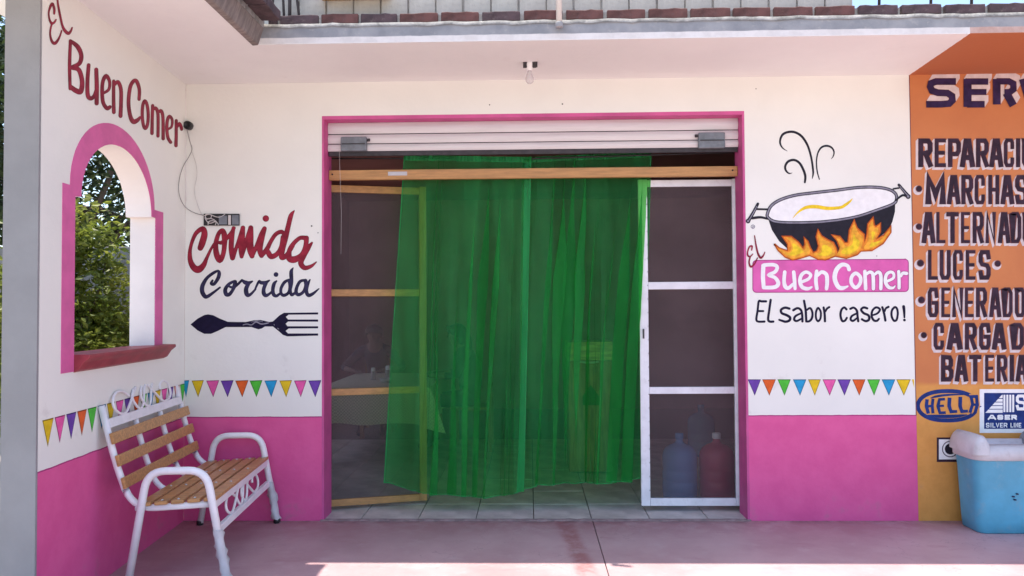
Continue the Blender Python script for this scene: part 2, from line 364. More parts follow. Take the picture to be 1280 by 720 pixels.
def porch_mat():
    m, nt, p = newmat('faded_red_cement'); co = coords(nt); s = node(nt, 'ShaderNodeSeparateXYZ', {0: co}); x, y = s.outputs[0], s.outputs[1]
    n1 = tex(nt, 1.1, 6, co, .6); n2 = tex(nt, 7, 7, co, .7); n3 = tex(nt, 60, 3, co)
    c = mix(nt, sstep(nt, n1, .3, .7), (.38, .235, .25), (.50, .345, .36))
    c = mix(nt, math_(nt, 'MULTIPLY', sstep(nt, n2, .5, .72), .5), c, (.50, .38, .40))
    c = mix(nt, math_(nt, 'MULTIPLY', sstep(nt, tex(nt, 2.2, 7, coords(nt, (1, 3, 1)), .7), .55, .75), .62), c, (.36, .18, .205))
    # fresher red band near the threshold and one red streak across the porch
    wob = math_(nt, 'MULTIPLY', math_(nt, 'SUBTRACT', n2, .5), .07)
    d = math_(nt, 'ABSOLUTE', math_(nt, 'ADD', math_(nt, 'SUBTRACT', x, math_(nt, 'MULTIPLY_ADD', y, -.075, .236)), wob))
    streak = math_(nt, 'MULTIPLY', math_(nt, 'SUBTRACT', 1, sstep(nt, d, .025, .085)), math_(nt, 'ADD', .25, sstep(nt, n2, .35, .6)))
    c = mix(nt, math_(nt, 'MULTIPLY', streak, .6), c, (.30, .095, .10))
    th = math_(nt, 'MULTIPLY', sstep(nt, math_(nt, 'ADD', y, wob), -.55, -.02), sstep(nt, n2, .3, .62))
    c = mix(nt, math_(nt, 'MULTIPLY', th, .6), c, (.33, .13, .15))
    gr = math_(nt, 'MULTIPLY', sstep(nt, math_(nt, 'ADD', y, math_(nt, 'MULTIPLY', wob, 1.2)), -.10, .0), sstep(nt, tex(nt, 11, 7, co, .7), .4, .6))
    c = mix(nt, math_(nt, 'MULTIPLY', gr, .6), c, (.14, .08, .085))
    spk = sstep(nt, tex(nt, 45, 4, co, .7), .66, .72)
    c = mix(nt, math_(nt, 'MULTIPLY', spk, .35), c, (.2, .14, .14))
    crk = node(nt, 'ShaderNodeTexVoronoi', {'Vector': node(nt, 'ShaderNodeVectorMath', {0: co, 1: node(nt, 'ShaderNodeTexNoise', {'Vector': co, 'Scale': 5.0, 'Detail': 5.0}).outputs['Color']}, operation='ADD').outputs[0], 'Scale': .62}, feature='DISTANCE_TO_EDGE').outputs['Distance']
    ck = math_(nt, 'MULTIPLY', math_(nt, 'SUBTRACT', 1, sstep(nt, crk, .0015, .004)), sstep(nt, n1, .45, .55))
    c = mix(nt, math_(nt, 'MULTIPLY', ck, .3), c, (.16, .10, .105))
    nt.links.new(c, p.inputs['Base Color']); p.inputs['Roughness'].default_value = .55
    bump(nt, p, math_(nt, 'ADD', n3, n2), .3, .004); return m
M['porch'] = porch_mat()
M['lip'] = pmat('dusty_cement_lip', (.26, .19, .19), .9, .25, 16, .6, 60, dirt=(.16, .07, .08), dirt_amt=.7)
M['ground'] = pmat('pale_dusty_ground', (.40, .36, .31), .95, .14, .7, .6, 12)
def check_mat():
    m, nt, p = newmat('checked_cloth'); co = coords(nt)
    ch = node(nt, 'ShaderNodeTexChecker', {'Vector': co, 'Scale': 64.0, 'Color1': (.74, .72, .52, 1), 'Color2': (.48, .49, .34, 1)})
    nt.links.new(ch.outputs[0], p.inputs['Base Color']); p.inputs['Roughness'].default_value = .8; return m
M['cloth'] = check_mat()

# ------------------------------------------------------------------ ground, porch, street
def structure(o): o['kind'] = 'structure'; return o
structure(MB().add([(-900,-900,-.16),(900,-900,-.16),(900,900,-.16),(-900,900,-.16)], [(0,1,2,3)]).build('ground', M['ground']))
porch = structure(MB().box((-2.62, -4.6, -.16), (9, .016, -.02)).build('porch_floor', M['grout']))
# two cement panels with a joint between them
for a, b in ((-2.62, .4295), (.4345, 9)):
    MB().box((a, -4.6, -.02), (b, .016, 0)).build('cement_panel', M['porch'], porch, bevel=.003)
ifl = structure(MB().box((-2.9, .017, -.16), (3.2, 6.2, -.006)).build('interior_floor', M['grout']))
tile_me = None
for j in range(8):
    for i in range(15):
        x = -2.856+.4105*i; y = .024 + .4105*j
        if tile_me is None:
            t = MB().box((.003, .003, -.006), (.4075, .4075, .006)).build('floor_tile', M['tile'], ifl, (x, y, 0), bevel=.0025); tile_me = t.data
        else:
            t = link('floor_tile', tile_me, ifl, (x, y, random.uniform(-.0012, .0012)), .0025)
# ragged lip of cement between porch and tiles
lip = MB(); n = 60; vs_ = []
for i in range(n+1):
    x = DX0-.02+(DX1-DX0+.04)*i/n
    f_ = -.018 - .016*noise.noise((x*6, 0, 3)) - .01*noise.noise((x*21, 2, 0)); h = .010+.004*noise.noise((x*17, 5, 1))
    vs_ += [(x, f_, .001), (x, f_+.012, h), (x, .022, h-.001)]
lip.add(vs_, [(3*i+k, 3*i+3+k, 3*i+4+k, 3*i+1+k) for i in range(n) for k in (0, 1)], 0, True)
lip.build('cement_lip', M['lip'], porch)

# ------------------------------------------------------------------ the restaurant building
B = thing('restaurant_building', (0, 0, 0), 'white restaurant front with pink lower walls, painted signs and a wide curtained doorway', 'building')
Y0, YB = 0.0, .2
to_front = lambda u, v, d: (u, d, v)
xl = side_x(0)
fw = MB().plate([(xl, -.05), (DX0, -.05), (DX0, DTOP), (DX1, DTOP), (DX1, -.05), (PART_X, -.05), (PART_X, CEIL), (xl, CEIL)], [], to_front, WT).build('front_wall', M['front'], B)
# painted jambs and head of the door opening, a thin skin over the masonry
rv = MB(); s_ = .004
rv.box((DX0-.001, .004, 0), (DX0+s_, WT, DTOP-s_)); rv.box((DX1-s_, .004, 0), (DX1+.001, WT, DTOP-s_)); rv.box((DX0-.001, .004, DTOP-s_), (DX1+.001, WT, DTOP+.001))
rv.build('door_jamb', M['reveal'], fw)
# hand-painted pink edge round the opening
ed = MB()
for a, b in (((DX0-.012, -.0015, 0), (DX0+.004, .006, DTOP+.02)), ((DX1-.004, -.0015, 0), (DX1+.012, .006, DTOP+.02)), ((DX0+.004, -.0015, DTOP-.005), (DX1-.004, .006, DTOP+.02))): ed.box(a, b)
ed.build('door_edge_band', M['reveal'], fw)
# side wall with its arched window; u runs along the wall towards the street, d into the wall
WD = Vector((.075, -1, 0)).normalized(); WNn = Vector((-1, -.075, 0)).normalized()
UL = 1.828
def to_side(u, v, d):
    y = -u; p = Vector((side_x(y), y, v)); return p + WNn*d
def arch(u0, u1, z, rise, n=28):
    c, r = (u0+u1)/2, (u1-u0)/2
    return [(c+r*math.cos(math.pi*k/n), z+rise*math.sin(math.pi*k/n)) for k in range(n+1)]        # from u1 over to u0
inner = [(.513, 1.235), (1.520, 1.235), (1.520, 2.092)] + arch(.578, 1.458, 2.10, .362) + [(.513, 2.100)]
ST = .16
sw = MB().plate([(0.003, -.05), (UL, -.05), (UL, CEIL), (.003, CEIL)], [inner], to_side, ST, 0, 1).build('side_wall', [M['front'], M['white_in']], B)
outer = [(1.637, 1.185), (1.637, 2.146)] + [p for p in arch(.534, 1.566, 2.152, .423)] + [(.396, 2.152), (.396, 1.24)]
inner2 = [(.513, 1.24)]+[(1.516, 1.24), (1.516, 2.095)] + arch(.576, 1.456, 2.102, .360) + [(.513, 2.102)]
ring = [(1.637, 1.185), (1.637, 2.146), (1.566, 2.146)] + arch(.534, 1.566, 2.152, .423)[1:-1] + [(.534, 2.152), (.396, 2.152), (.396, 1.235), (.513, 1.235), (.513, 2.102)] + arch(.576, 1.456, 2.102, .360)[::-1] + [(1.516, 2.095), (1.516, 1.185)]
MB().plate(ring, [], lambda u, v, d: to_side(u, v, d-.0035), .006).build('window_surround', M['arch'], sw)
sl = MB(); pr = [(-.080, 1.273), (-.082, 1.256), (-.052, 1.232), (-.026, 1.192), (.0, 1.18), (ST+.02, 1.18), (ST+.02, 1.268), (0, 1.274)]
vs_ = [to_side(u, z, d) for u in (.368, 1.514) for d, z in pr]; n = len(pr)
sl.add(vs_, [(i, (i+1) % n, (i+1) % n+n, i+n) for i in range(n)]+[tuple(range(n))[::-1], tuple(range(n, 2*n))])
sl.build('window_sill', M['sill'], sw, bevel=.004)
# bare cement column closing the street end of the side wall
cy = -UL
MB().plate([(-2.508, -.05), (-2.338, -.05), (-2.338, CEIL), (-2.508, CEIL)], [], lambda u, v, d: (u, cy-.004-.012+d, v), .014).build('column_face', M['column'], B, bevel=.003)
# slab: deep over the left, shallow over the rest
poly = [(-2.9, -2.75), (-1.668, -2.75), (-1.672, -.80), (9, -.83), (9, .35), (-2.9, .35)]
SL_T = .112
slab = MB(); n = len(poly)
slab.add([(x, y, CEIL) for x, y in poly]+[(x, y, CEIL+SL_T) for x, y in poly],
         [tuple(range(n)), tuple(range(n, 2*n))]+[(i, (i+1) % n, (i+1) % n+n, i+n) for i in range(n)])
slab = slab.build('roof_slab', M['slab'], B)
# rough stained edge of the deep part, standing a little proud
MB().add([(-1.7, -2.75, CEIL-.006), (-1.66, -2.75, CEIL-.003), (-1.625, -2.75, CEIL+.10), (-1.64, -2.75, CEIL+.125),
          (-1.7, -.79, CEIL-.006), (-1.66, -.79, CEIL-.003), (-1.625, -.797, CEIL+.10), (-1.64, -.79, CEIL+.125)],
         [(0,1,5,4), (1,2,6,5), (2,3,7,6), (3,0,4,7), (0,3,2,1), (4,5,6,7)]).build('slab_edge', M['side_edge'], slab, bevel=.008)
# uneven mortar bed and course of bricks on the edge
bed = MB(); n = 220; vs_ = []
for i in range(n+1):
    x = -1.63+10.6*i/n; y = -.80-.003*(x+1.67)/1.07
    k = noise.noise((x*7, 0, 0))*.012+noise.noise((x*27, 4, 0))*.008
    vs_ += [(x, y-.004-.5*abs(k), CEIL+SL_T-.012+k), (x, y-.006, CEIL+SL_T+.010+k*.6), (x, y+.16, CEIL+SL_T+.012), (x, y+.16, CEIL+SL_T-.02)]
bed.add(vs_, [(4*i+k, 4*i+4+k, 4*i+4+(k+1) % 4, 4*i+(k+1) % 4) for i in range(n) for k in range(3)], 0, True)
bed.build('mortar_bed', M['bed'], slab)
MB().box((-1.60, -.782, CEIL+SL_T-.01), (8.9, -.70, CEIL+SL_T+.064)).build('mortar_joint', M['mortar'], slab)
def brick_mesh(L, seed):
    m = MB(); rs = random.Random(seed); nx = 6; vs_ = []
    for i in range(nx+1):
        for (y, z) in ((0, 0), (0, .062), (.12, .062), (.12, 0)):
            vs_.append((L*i/nx+(rs.uniform(-.004, .004) if 0 < i < nx else 0), y+rs.uniform(-.003, .003), z+rs.uniform(-.003, .003)))
    fs = [(4*i+k, 4*i+4+k, 4*i+4+(k+1) % 4, 4*i+(k+1) % 4) for i in range(nx) for k in range(4)]+[(0,1,2,3), (4*nx+3, 4*nx+2, 4*nx+1, 4*nx)]
    return m.add(vs_, fs)
bms = [brick_mesh(.235, s) for s in range(5)]
meshes = {}
x = -1.60; k = 0; zt = CEIL+SL_T+.010
lens = [.055, .238, .228, .222]
while x < 4.2:
    L = lens[k] if k < 4 else random.choice((.225, .235, .232, .240)); dark = k in (0, 1, 3) or (k > 4 and random.random() < .3) or x > 2.0
    key = (k % 5, dark)
    if key not in meshes:
        o = bms[k % 5].build('brick', M['brick_dark' if dark else 'brick'], slab, (x, 0, zt), bevel=.006); meshes[key] = o.data
    else: o = link('brick', meshes[key], slab, (x, 0, zt), .006)
    o.matrix_basis = Matrix.Translation((x, -.798-.0028*(x+1.67)+random.uniform(-.003, .004), zt+random.uniform(-.002, .003))) @ Matrix.Rotation(random.uniform(-.012, .012), 4, 'Z') @ Matrix.Diagonal((L/.235, 1, 1, 1))
    x += L+.017+random.uniform(0, .008); k += 1
    if .17 < x < .20+.05: pass
for k in range(8):       # the course turns the corner and follows the deep slab's edge
    o = link('brick', meshes[(1, True)], slab, (0, 0, 0), .006)
    o.matrix_basis = Matrix.Translation((-1.63, -.83-.25*k, zt+.01)) @ Matrix.Rotation(-math.pi/2, 4, 'Z')
MB().box((-1.80, -2.74, CEIL+SL_T-.01), (-1.625, -.79, CEIL+SL_T+.035)).build('mortar_bed', M['bed'], slab)
# inside of the room
rm = MB(); RX0, RX1, RY1 = -2.72, 3.05, 6.0
rm.box((RX0-.15, WT, -.05), (RX0, 1.2, CEIL)); rm.box((RX0-.15, 1.2, -.05), (RX0, 4.6, .8)); rm.box((RX0-.15, 1.2, 2.5), (RX0, 4.6, CEIL)); rm.box((RX0-.15, 4.6, -.05), (RX0, RY1, CEIL))  # unseen window openings added in the left wall to let daylight into the room
rm.box((RX0-.15, 3.3, .8), (RX0, 3.42, 2.5)); rm.box((RX1, WT, -.05), (RX1+.15, RY1, CEIL)); rm.box((RX0-.15, RY1, -.05), (RX1+.15, RY1+.15, CEIL))
rm.box((RX0-.15, WT, CEIL+.001), (RX1+.15, RY1+.15, CEIL+.15), 1); rm.box((PART_X+.01, WT, -.05), (RX1, WT+.02, CEIL)); rm.box((RX0, WT, -.05), (xl+.01, WT+.02, CEIL))
rm.build('room_shell', [M['room'], M['room_ceiling']], B)

# ------------------------------------------------------------------ neighbouring workshop: orange front in the same plane
WK = thing('workshop_wall', (4.5, 0, 0), 'orange workshop front lettered in dark plum with pale drop shadows', 'building')
wk = MB().plate([(PART_X+.001, -.05), (8.5, -.05), (8.5, CEIL), (PART_X+.001, CEIL)], [], to_front, WT).build('workshop_front', M['orange'], WK)
MB().box((PART_X-.004, -.0012, PINK_Z+.0), (PART_X+.0015, .002, CEIL-.002)).build('painted_edge_line', M['letter_edge'], WK)

# ------------------------------------------------------------------ sign painting: brush strokes laid on the wall as thin paint
def strokes_on(mb, strokes, org, sc, plane, off, mat, extra=0, closed=False, sm=5, step=.00003, dx=0, dy=0, cap=True):
    """each stroke: [(x, y, width)...] in its tracing's units; laid on the plane, each a hair above the last"""
    for si, st in enumerate(strokes):
        cl = len(st) > 2 and st[0][:2] == st[-1][:2]
        P = smooth_path(st[:-1] if cl else st, sm, cl) if sm > 1 else [tuple(map(float, p)) for p in st]
        if cl: P.append(P[0])
        pts = [Vector((org[0]+x/sc+dx, org[1]+y/sc+dy)) for x, y, w_ in P]; ws = [max(.15, w_/sc+extra)/2 for _, _, w_ in P]
        o = off+si*step; L = len(pts); vs_ = []; fs = []
        for i, p in enumerate(pts):
            if cl and i in (0, L-1): t1 = pts[0]-pts[-2]; t2 = pts[1]-pts[0]
            else:
                t1 = p-pts[i-1] if i else pts[1]-p; t2 = pts[i+1]-p if i < L-1 else t1
                if t1.length < 1e-6: t1 = t2
                if t2.length < 1e-6: t2 = t1
            t1 = t1.normalized(); t2 = t2.normalized(); n1 = Vector((-t1.y, t1.x)); n2 = Vector((-t2.y, t2.x)); nn = n1+n2
            if nn.length < .2: nn = n1
            nn.normalize(); d = max(.45, nn.dot(n1)); nn = nn*(ws[i]/d)
            oi = o+(0 if cl else step*.9*i/L)          # rises a hair along the stroke, so that a stroke crossing itself overlaps cleanly
            vs_ += [plane(*(p+nn), oi), plane(*(p-nn), oi)]
        fs += [(2*i, 2*i+1, 2*i+3, 2*i+2) for i in range(L-1)]
        mb.add(vs_, fs, mat)
        if cap and not cl:
            for p, q, w_, o in ((pts[0], pts[1], ws[0], o), (pts[-1], pts[-2], ws[-1], o+step*.9*(L-1)/L)):
                t = (p-q).normalized(); a0 = math.atan2(t.y, t.x)
                ring_ = [p+Vector((math.cos(a0-math.pi/2+math.pi*k/6), math.sin(a0-math.pi/2+math.pi*k/6)))*w_ for k in range(7)]
                mb.add([plane(*r_, o) for r_ in ring_], [tuple(range(7))], mat)
def poly_on(mb, pts, org, sc, plane, off, mat, sm=1):
    P = smooth_path([(x, y) for x, y in pts], sm, True) if sm > 1 else pts
    q = [Vector((org[0]+x/sc, org[1]+y/sc, 0)) for x, y in P]
    tr = tessellate_polygon([q]); mb.add([plane(p.x, p.y, off) for p in q], [tuple(t) for t in tr], mat)
def disc_on(mb, c, r, org, sc, plane, off, mat, n=18, ry=None):
    poly_on(mb, [(c[0]+r*math.cos(2*math.pi*k/n), c[1]+(ry or r)*math.sin(2*math.pi*k/n)) for k in range(n)], org, sc, plane, off, mat)
def W(s, w_=None):
    """'x,y,w x,y,w; ...' -> strokes"""
    out = []
    for part in s.split(';'):
        st = []
        for t in part.split():
            v = [float(a) for a in t.split(',')]; st.append((v[0], v[1], v[2] if len(v) > 2 else w_))
        if st: out.append(st)
    return out
def word(name, groups, plane, mats, parent, label, extra=1.0, off=.0022, dots=()):
    mb = MB(); k = 0
    for strokes, org, sc in groups:
        if len(mats) > 1: strokes_on(mb, strokes, org, sc, plane, .0006+k*.00002, 1, extra, step=.00002)
        strokes_on(mb, strokes, org, sc, plane, off+k*.00003, 0, 0); k += len(strokes)
    for c, r, org, sc in dots:
        if len(mats) > 1: disc_on(mb, c, r+extra*sc*.4, org, sc, plane, .0005, 1)
        disc_on(mb, c, r, org, sc, plane, off-.0003, 0)
    return mb.build(name, mats, parent, label=label)
A = ((50, 0), 12); Bz = ((70, 40), 6); Cz = ((140, 80), 6)
word('painted_word', [(W('212,205,24 216,150,32 205,95,34 183,60,40 152,110,30 132,190,22 140,280,24 160,330,30 182,352,34 215,335,26 240,295,18; 176,370,22 158,440,22 155,530,24 180,620,34 218,650,44 260,615,34 300,540,22 325,460,16; 262,-40,20 270,60,24 290,170,28 312,280,28 335,380,30 370,455,42 422,500,44 460,470,30 482,415,18'), *A)], SW,
     [M['maroon'], M['maroon_dk']], sw, 'small maroon script word above the arched window', .5)
word('painted_word', [(W('108,70,20 102,250,22 106,425,20; 108,66,20 162,110,30 190,175,28 176,235,28 125,262,26; 125,270,26 172,285,30 196,370,30 186,445,34 150,440,34 110,412,30; 245,248,24 236,370,26 238,470,28 258,498,28 285,482,24 300,440,20; 302,282,26 306,400,28 305,535,28; 348,462,16 395,432,18 402,372,20 377,330,26 352,370,24 346,450,24 354,530,24 382,572,26 405,562,22; 433,368,20 432,480,22 434,602,24; 440,395,18 465,375,24 487,430,24 488,530,24 484,630,26'), *Bz),
     (W('203,265,20 205,190,22 185,130,24 160,130,24 135,180,24 124,290,24 137,390,26 160,432,32 190,422,26 210,400,14; 247,277,20 231,310,20 227,390,20 236,460,20 251,483,20 267,450,20 272,380,20 264,310,20 247,277,20; 305,312,20 302,420,20 300,520,22; 308,342,14 328,332,22 345,380,20 345,540,20; 350,362,14 368,352,22 382,400,20 384,560,22; 417,490,14 447,470,14 452,420,16 432,393,20 416,420,20 411,480,20 419,550,20 440,587,20; 482,425,20 482,520,20 480,612,22; 490,470,14 505,448,20 518,470,20 522,490,18'), *Cz)], SW,
     [M['maroon'], M['maroon_dk']], sw, 'large maroon brush lettering above the arched window', .8)
D = ((230, 255), 8); E = ((310, 255), 8)
word('painted_word', [(W('163,440,50 182,390,60 205,300,56 185,248,44 115,300,34 66,430,28 60,550,42 95,632,56 145,655,64 195,612,46 228,540,28 270,450,20 310,385,20; 385,265,38 345,300,36 318,400,42 325,500,52 358,560,52 392,500,40 405,400,44 405,320,52 385,265,46; 350,385,26 380,385,34 425,345,34 470,290,28 500,240,28; 495,240,30 478,330,44 472,440,46 485,540,44; 485,540,44 522,440,30 562,330,38 590,238,38; 588,238,38 578,350,56 570,450,46 576,525,34; 580,510,34 628,360,38 668,242,42; 668,238,44 662,350,60 660,450,56 678,520,40'), *D),
     (W('28,240,44 20,350,54 28,460,60 40,520,44; 40,522,36 82,430,34 130,310,38 165,245,38; 165,245,38 138,350,44 118,450,50 135,515,44; 135,515,40 190,450,40 225,380,34 275,305,34 330,278,36 362,300,36; 200,480,46 232,525,48 290,500,40 332,430,38 350,330,40; 462,68,6 430,115,38 405,210,42 375,340,46 346,450,46 336,530,46 372,525,40 420,465,34 450,410,34; 570,340,42 520,340,34 460,390,36 416,460,40 412,540,56 465,555,60 535,510,42 575,430,42 585,340,42; 640,388,14 600,440,44 555,520,48 528,590,48 565,638,42 630,622,28 684,580,5'), *E)], FW,
     [M['red'], M['maroon_dk']], fw, 'red brush script, upper line over the painted fork', .9, dots=[((178, 145), 30, *E)])
F2 = ((240, 325), 12); G = ((320, 325), 12)
word('painted_word', [(W('308,308,24 288,352,36 330,360,38 390,275,46 408,200,46 388,165,28 320,195,36 225,270,40 160,380,54 152,470,58 188,540,54 230,548,44 320,488,30 420,412,20; 645,320,34 555,360,36 500,440,50 512,512,54 560,515,46 610,450,40 642,370,54 645,320,36; 550,392,22 615,412,30 680,370,30 750,302,26; 755,305,26 800,338,54 850,345,46 905,320,16; 850,348,46 812,430,56 817,500,60 842,530,46 890,505,30 950,440,22'), *F2),
     (W('-10,430,20 42,325,30 75,340,44 140,340,46 200,306,14; 150,345,46 117,430,46 117,500,54 150,532,46 205,505,28 250,460,26; 308,315,16 270,360,44 252,450,46 266,520,46 310,538,36 362,500,24; 512,292,22 432,330,38 377,420,36 377,500,36 420,530,40 488,490,36 512,400,44 505,320,50; 558,118,6 528,180,48 532,330,46 514,450,38 534,520,40 582,496,30; 742,302,30 662,322,36 612,410,40 602,488,46 640,520,42 708,480,36 748,390,44 742,310,50; 810,295,12 772,370,44 754,460,46 784,528,46 850,508,36 944,430,8'), *G)], FW,
     [M['navy'], M['ink']], fw, 'navy brush script under the red script', .8, dots=[((300, 218), 32, *G)])
# fork and spoon
Hh = ((230, 380), 7.111)
mb = MB()
poly_on(mb, [(58,182),(120,130),(180,98),(215,92),(260,100),(320,130),(390,158),(470,160),(550,160),(620,145),(680,142),(760,160),(790,155),(850,100),(890,78),(1192,75),(1192,93),(930,95),(905,115),(925,138),(1192,138),(1192,157),(925,156),(903,176),(920,198),(1192,198),(1192,216),(930,218),(903,240),(925,262),(1192,262),(1192,281),(920,288),(880,275),(840,240),(790,200),(720,200),(690,218),(660,225),(600,205),(370,205),(300,240),(240,265),(180,265),(120,235)], *Hh, FW, .0012, 0)
strokes_on(mb, W('525,186,8 560,178,10 600,186,9 640,160,12 690,178,12 750,168,10; 600,160,4 650,150,6 700,158,4; 800,180,6 804,188,6; 832,215,7 842,222,7'), *Hh, FW, .0016, 1)
mb.build('painted_fork', [M['ink'], M['rim_lt']], fw, label='blue black fork with a spoon end, worn pale on the handle')
# steam curls
S9 = ((960, 155), 9); mb = MB()
strokes_on(mb, W('217,305,4 160,265,16 135,200,22 160,125,26 220,92,27 300,92,27 380,140,27 445,240,25 485,370,23 505,500,23 508,560,20 498,612,8; 272,550,5 235,555,16 200,520,23 195,470,25 230,420,27 295,405,27 355,440,27 400,520,27 420,590,27 415,655,23; 578,622,12 555,540,15 545,430,15 560,330,17 600,265,21 660,245,23 715,265,21 742,310,17 735,360,13 712,392,5'), *S9, FW, .001, 0)
mb.build('painted_steam', M['char'], fw, label='three charcoal steam curls')
# pot
P6 = ((925, 225), 6.545); mb = MB()
rim = [(225,275),(255,212),(330,162),(450,125),(600,105),(785,84),(970,61),(1120,60),(1220,78),(1272,112),(1280,160),(1250,198),(1120,247),(970,297),(820,326),(720,338),(640,345),(500,350),(350,348),(270,335),(228,305)]
poly_on(mb, [(236,335),(350,352),(500,356),(720,345),(820,334),(970,304),(1120,254),(1270,190),(1268,260),(1247,340),(1222,400),(1140,470),(1000,560),(700,600),(450,590),(390,565),(320,500),(262,410)], *P6, FW, .0012, 0, 1)
poly_on(mb, rim, *P6, FW, .0016, 2, 4)
rs = [(x, y, 27) for x, y in rim]; strokes_on(mb, [rs+[rs[0]]], *P6, FW, .0020, 0)
strokes_on(mb, [[(x, y, 13) for x, y in rim]+[(*rim[0], 13)]], *P6, FW, .0024, 1)
hd = W('146,195,22 110,265,26 68,335,30; 135,238,16 225,240,16; 100,312,22 170,305,20 225,318,16; 1300,40,22 1332,78,24 1375,130,30; 1256,72,14 1300,66,14; 1275,166,14 1330,125,18 1370,138,18')
strokes_on(mb, hd, *P6, FW, .0028, 0)
strokes_on(mb, W('138,215,7 108,272,8 74,328,8; 1308,52,6 1338,88,8 1370,124,8'), *P6, FW, .0032, 1)
disc_on(mb, (66, 336), 19, *P6, FW, .0030, 0); disc_on(mb, (66, 336), 9, *P6, FW, .0034, 1)
disc_on(mb, (1376, 135), 20, *P6, FW, .0030, 0); disc_on(mb, (1376, 135), 10, *P6, FW, .0034, 1)
strokes_on(mb, W('432,312,3 480,260,14 540,225,26 620,218,30 720,232,28 820,225,24 860,205,24 900,175,16 920,152,3'), *P6, FW, .0028, 3)
strokes_on(mb, W('106,368,6 93,374,6 92,388,6 106,397,6 119,388,6 118,374,6 106,368,6; 103,377,5 112,382,5 103,390,5 101,383,5'), *P6, FW, .001, 1)
mb.build('painted_pot', [M['char'], M['rim_lt'], M['signwhite'], M['yellow']], fw, label='charcoal two handled cooking pot with grey rim and a yellow squiggle inside')
# pink plate with white lettering
mb = MB()
rr = [(x+r*math.cos(a), y+r*math.sin(a)) for x, y, a0 in ((1131, 328.5, -90), (1131, 360, 0), (945.5, 361, 90), (945.5, 330, 180)) for r in (4.5,) for a in [R(a0+90*k/5) for k in range(6)]]
poly_on(mb, rr, (0, 0), 1, FW, .0008, 0); strokes_on(mb, [[(x, y, 1.0) for x, y in rr]+[(*rr[0], 1.0)]], (0, 0), 1, FW, .0011, 1, sm=1)
mb.build('painted_plate', [M['plate'], M['plate_dk']], fw, label='pink painted plate under the flames')
Z4 = ((925, 300), 10.283); Z5 = ((1030, 300), 10.283)
word('painted_word', [(W('300,330,54 295,470,54 305,610,50; 310,322,46 430,318,46 478,350,46 450,410,46 370,450,42 450,485,46 492,555,52 450,605,50 320,612,46; 575,412,46 566,520,46 580,595,52 620,618,46 680,570,42; 690,412,46 700,520,48 708,625,40; 795,538,40 880,500,40 908,445,40 850,412,42 790,450,46 770,530,48 800,605,50 870,626,44 922,605,24; 985,402,46 975,520,48 988,625,46; 1000,455,36 1050,412,46 1110,445,50 1120,540,50 1112,625,46'), *Z4),
     (W('322,378,50 300,330,46 230,318,52 162,380,58 137,490,58 180,598,56 240,618,50 305,595,22; 410,428,46 358,470,46 350,550,46 405,612,46 462,560,46 468,480,46 410,428,46; 525,405,46 530,520,46 535,625,46; 545,440,36 590,412,42 630,450,46 635,625,46; 655,440,36 700,412,42 730,460,46 730,625,46; 812,530,36 890,490,36 893,430,38 850,412,40 800,450,44 790,540,46 830,606,46 885,616,34 914,590,16; 960,405,42 965,520,42 965,615,44; 990,465,32 1012,428,42 1060,430,46'), *Z5)], FW,
     [M['signwhite'], M['plate_dk']], fw, 'white rounded lettering on the pink painted plate', 1.2, off=.0024)
word('painted_word', [(W('150,130,16 155,80,22 120,90,20 97,160,18 102,200,24 130,213,20 165,180,12; 130,222,20 117,280,20 127,330,24 150,342,26 190,300,20 225,230,14; 188,-55,14 205,60,20 230,170,24 265,228,28 300,200,20 320,155,12'), *Z4)], FW,
     [M['maroon']], fw, 'small maroon script word left of the pink painted plate', off=.0036)
Z6 = ((935, 365), 11.636); Z7 = ((1035, 365), 11.636)
word('painted_word', [(W('262,136,34 200,136,34 157,138,32 140,270,32 122,395,32 150,430,32 240,430,32; 150,277,30 222,278,30; 330,115,34 310,260,34 293,395,34 318,430,34 368,430,34; 602,242,36 540,228,36 482,258,36 492,308,36 560,336,38 612,372,38 600,415,38 548,432,36 500,420,34 455,405,30; 660,265,36 720,235,34 770,262,34 788,330,34 792,428,34; 770,310,28 692,350,32 672,400,34 710,422,32 782,385,26; 815,128,34 838,260,34 848,428,34; 855,262,28 905,235,32 937,300,32 930,380,34 890,425,32 845,430,28; 1020,232,30 990,290,30 990,380,30 1020,425,30 1055,380,30 1058,290,30 1020,232,30; 1100,225,32 1115,320,34 1120,425,34; 1122,288,28 1150,242,30 1182,220,32'), *Z6)], FW,
     [M['ink']], fw, 'first two words of the thin blue black handwriting under the pink plate', off=.0012)
word('painted_word', [(W('268,252,34 235,225,32 195,262,34 182,340,34 205,418,34 245,418,32 275,375,30; 325,245,34 375,228,32 420,272,34 430,350,34 440,425,34; 420,310,28 347,350,32 330,400,32 365,420,32 420,380,26; 570,238,34 520,225,34 482,257,34 520,308,36 588,340,36 598,398,36 550,424,34 492,396,32; 640,340,26 720,310,30 755,252,32 700,224,32 647,270,32 635,350,34 665,410,34 710,420,32 742,390,28; 790,222,34 818,320,34 835,415,34; 825,280,28 842,238,30 880,217,34; 970,222,32 930,270,32 926,350,32 960,418,32 1000,400,32 1015,310,32 1002,240,32 970,222,32; 1100,212,44 1108,280,38 1112,370,26'), *Z7)], FW,
     [M['ink']], fw, 'last word and exclamation mark of the thin blue black handwriting', dots=[((1112, 408), 20, *Z7)], off=.0012)
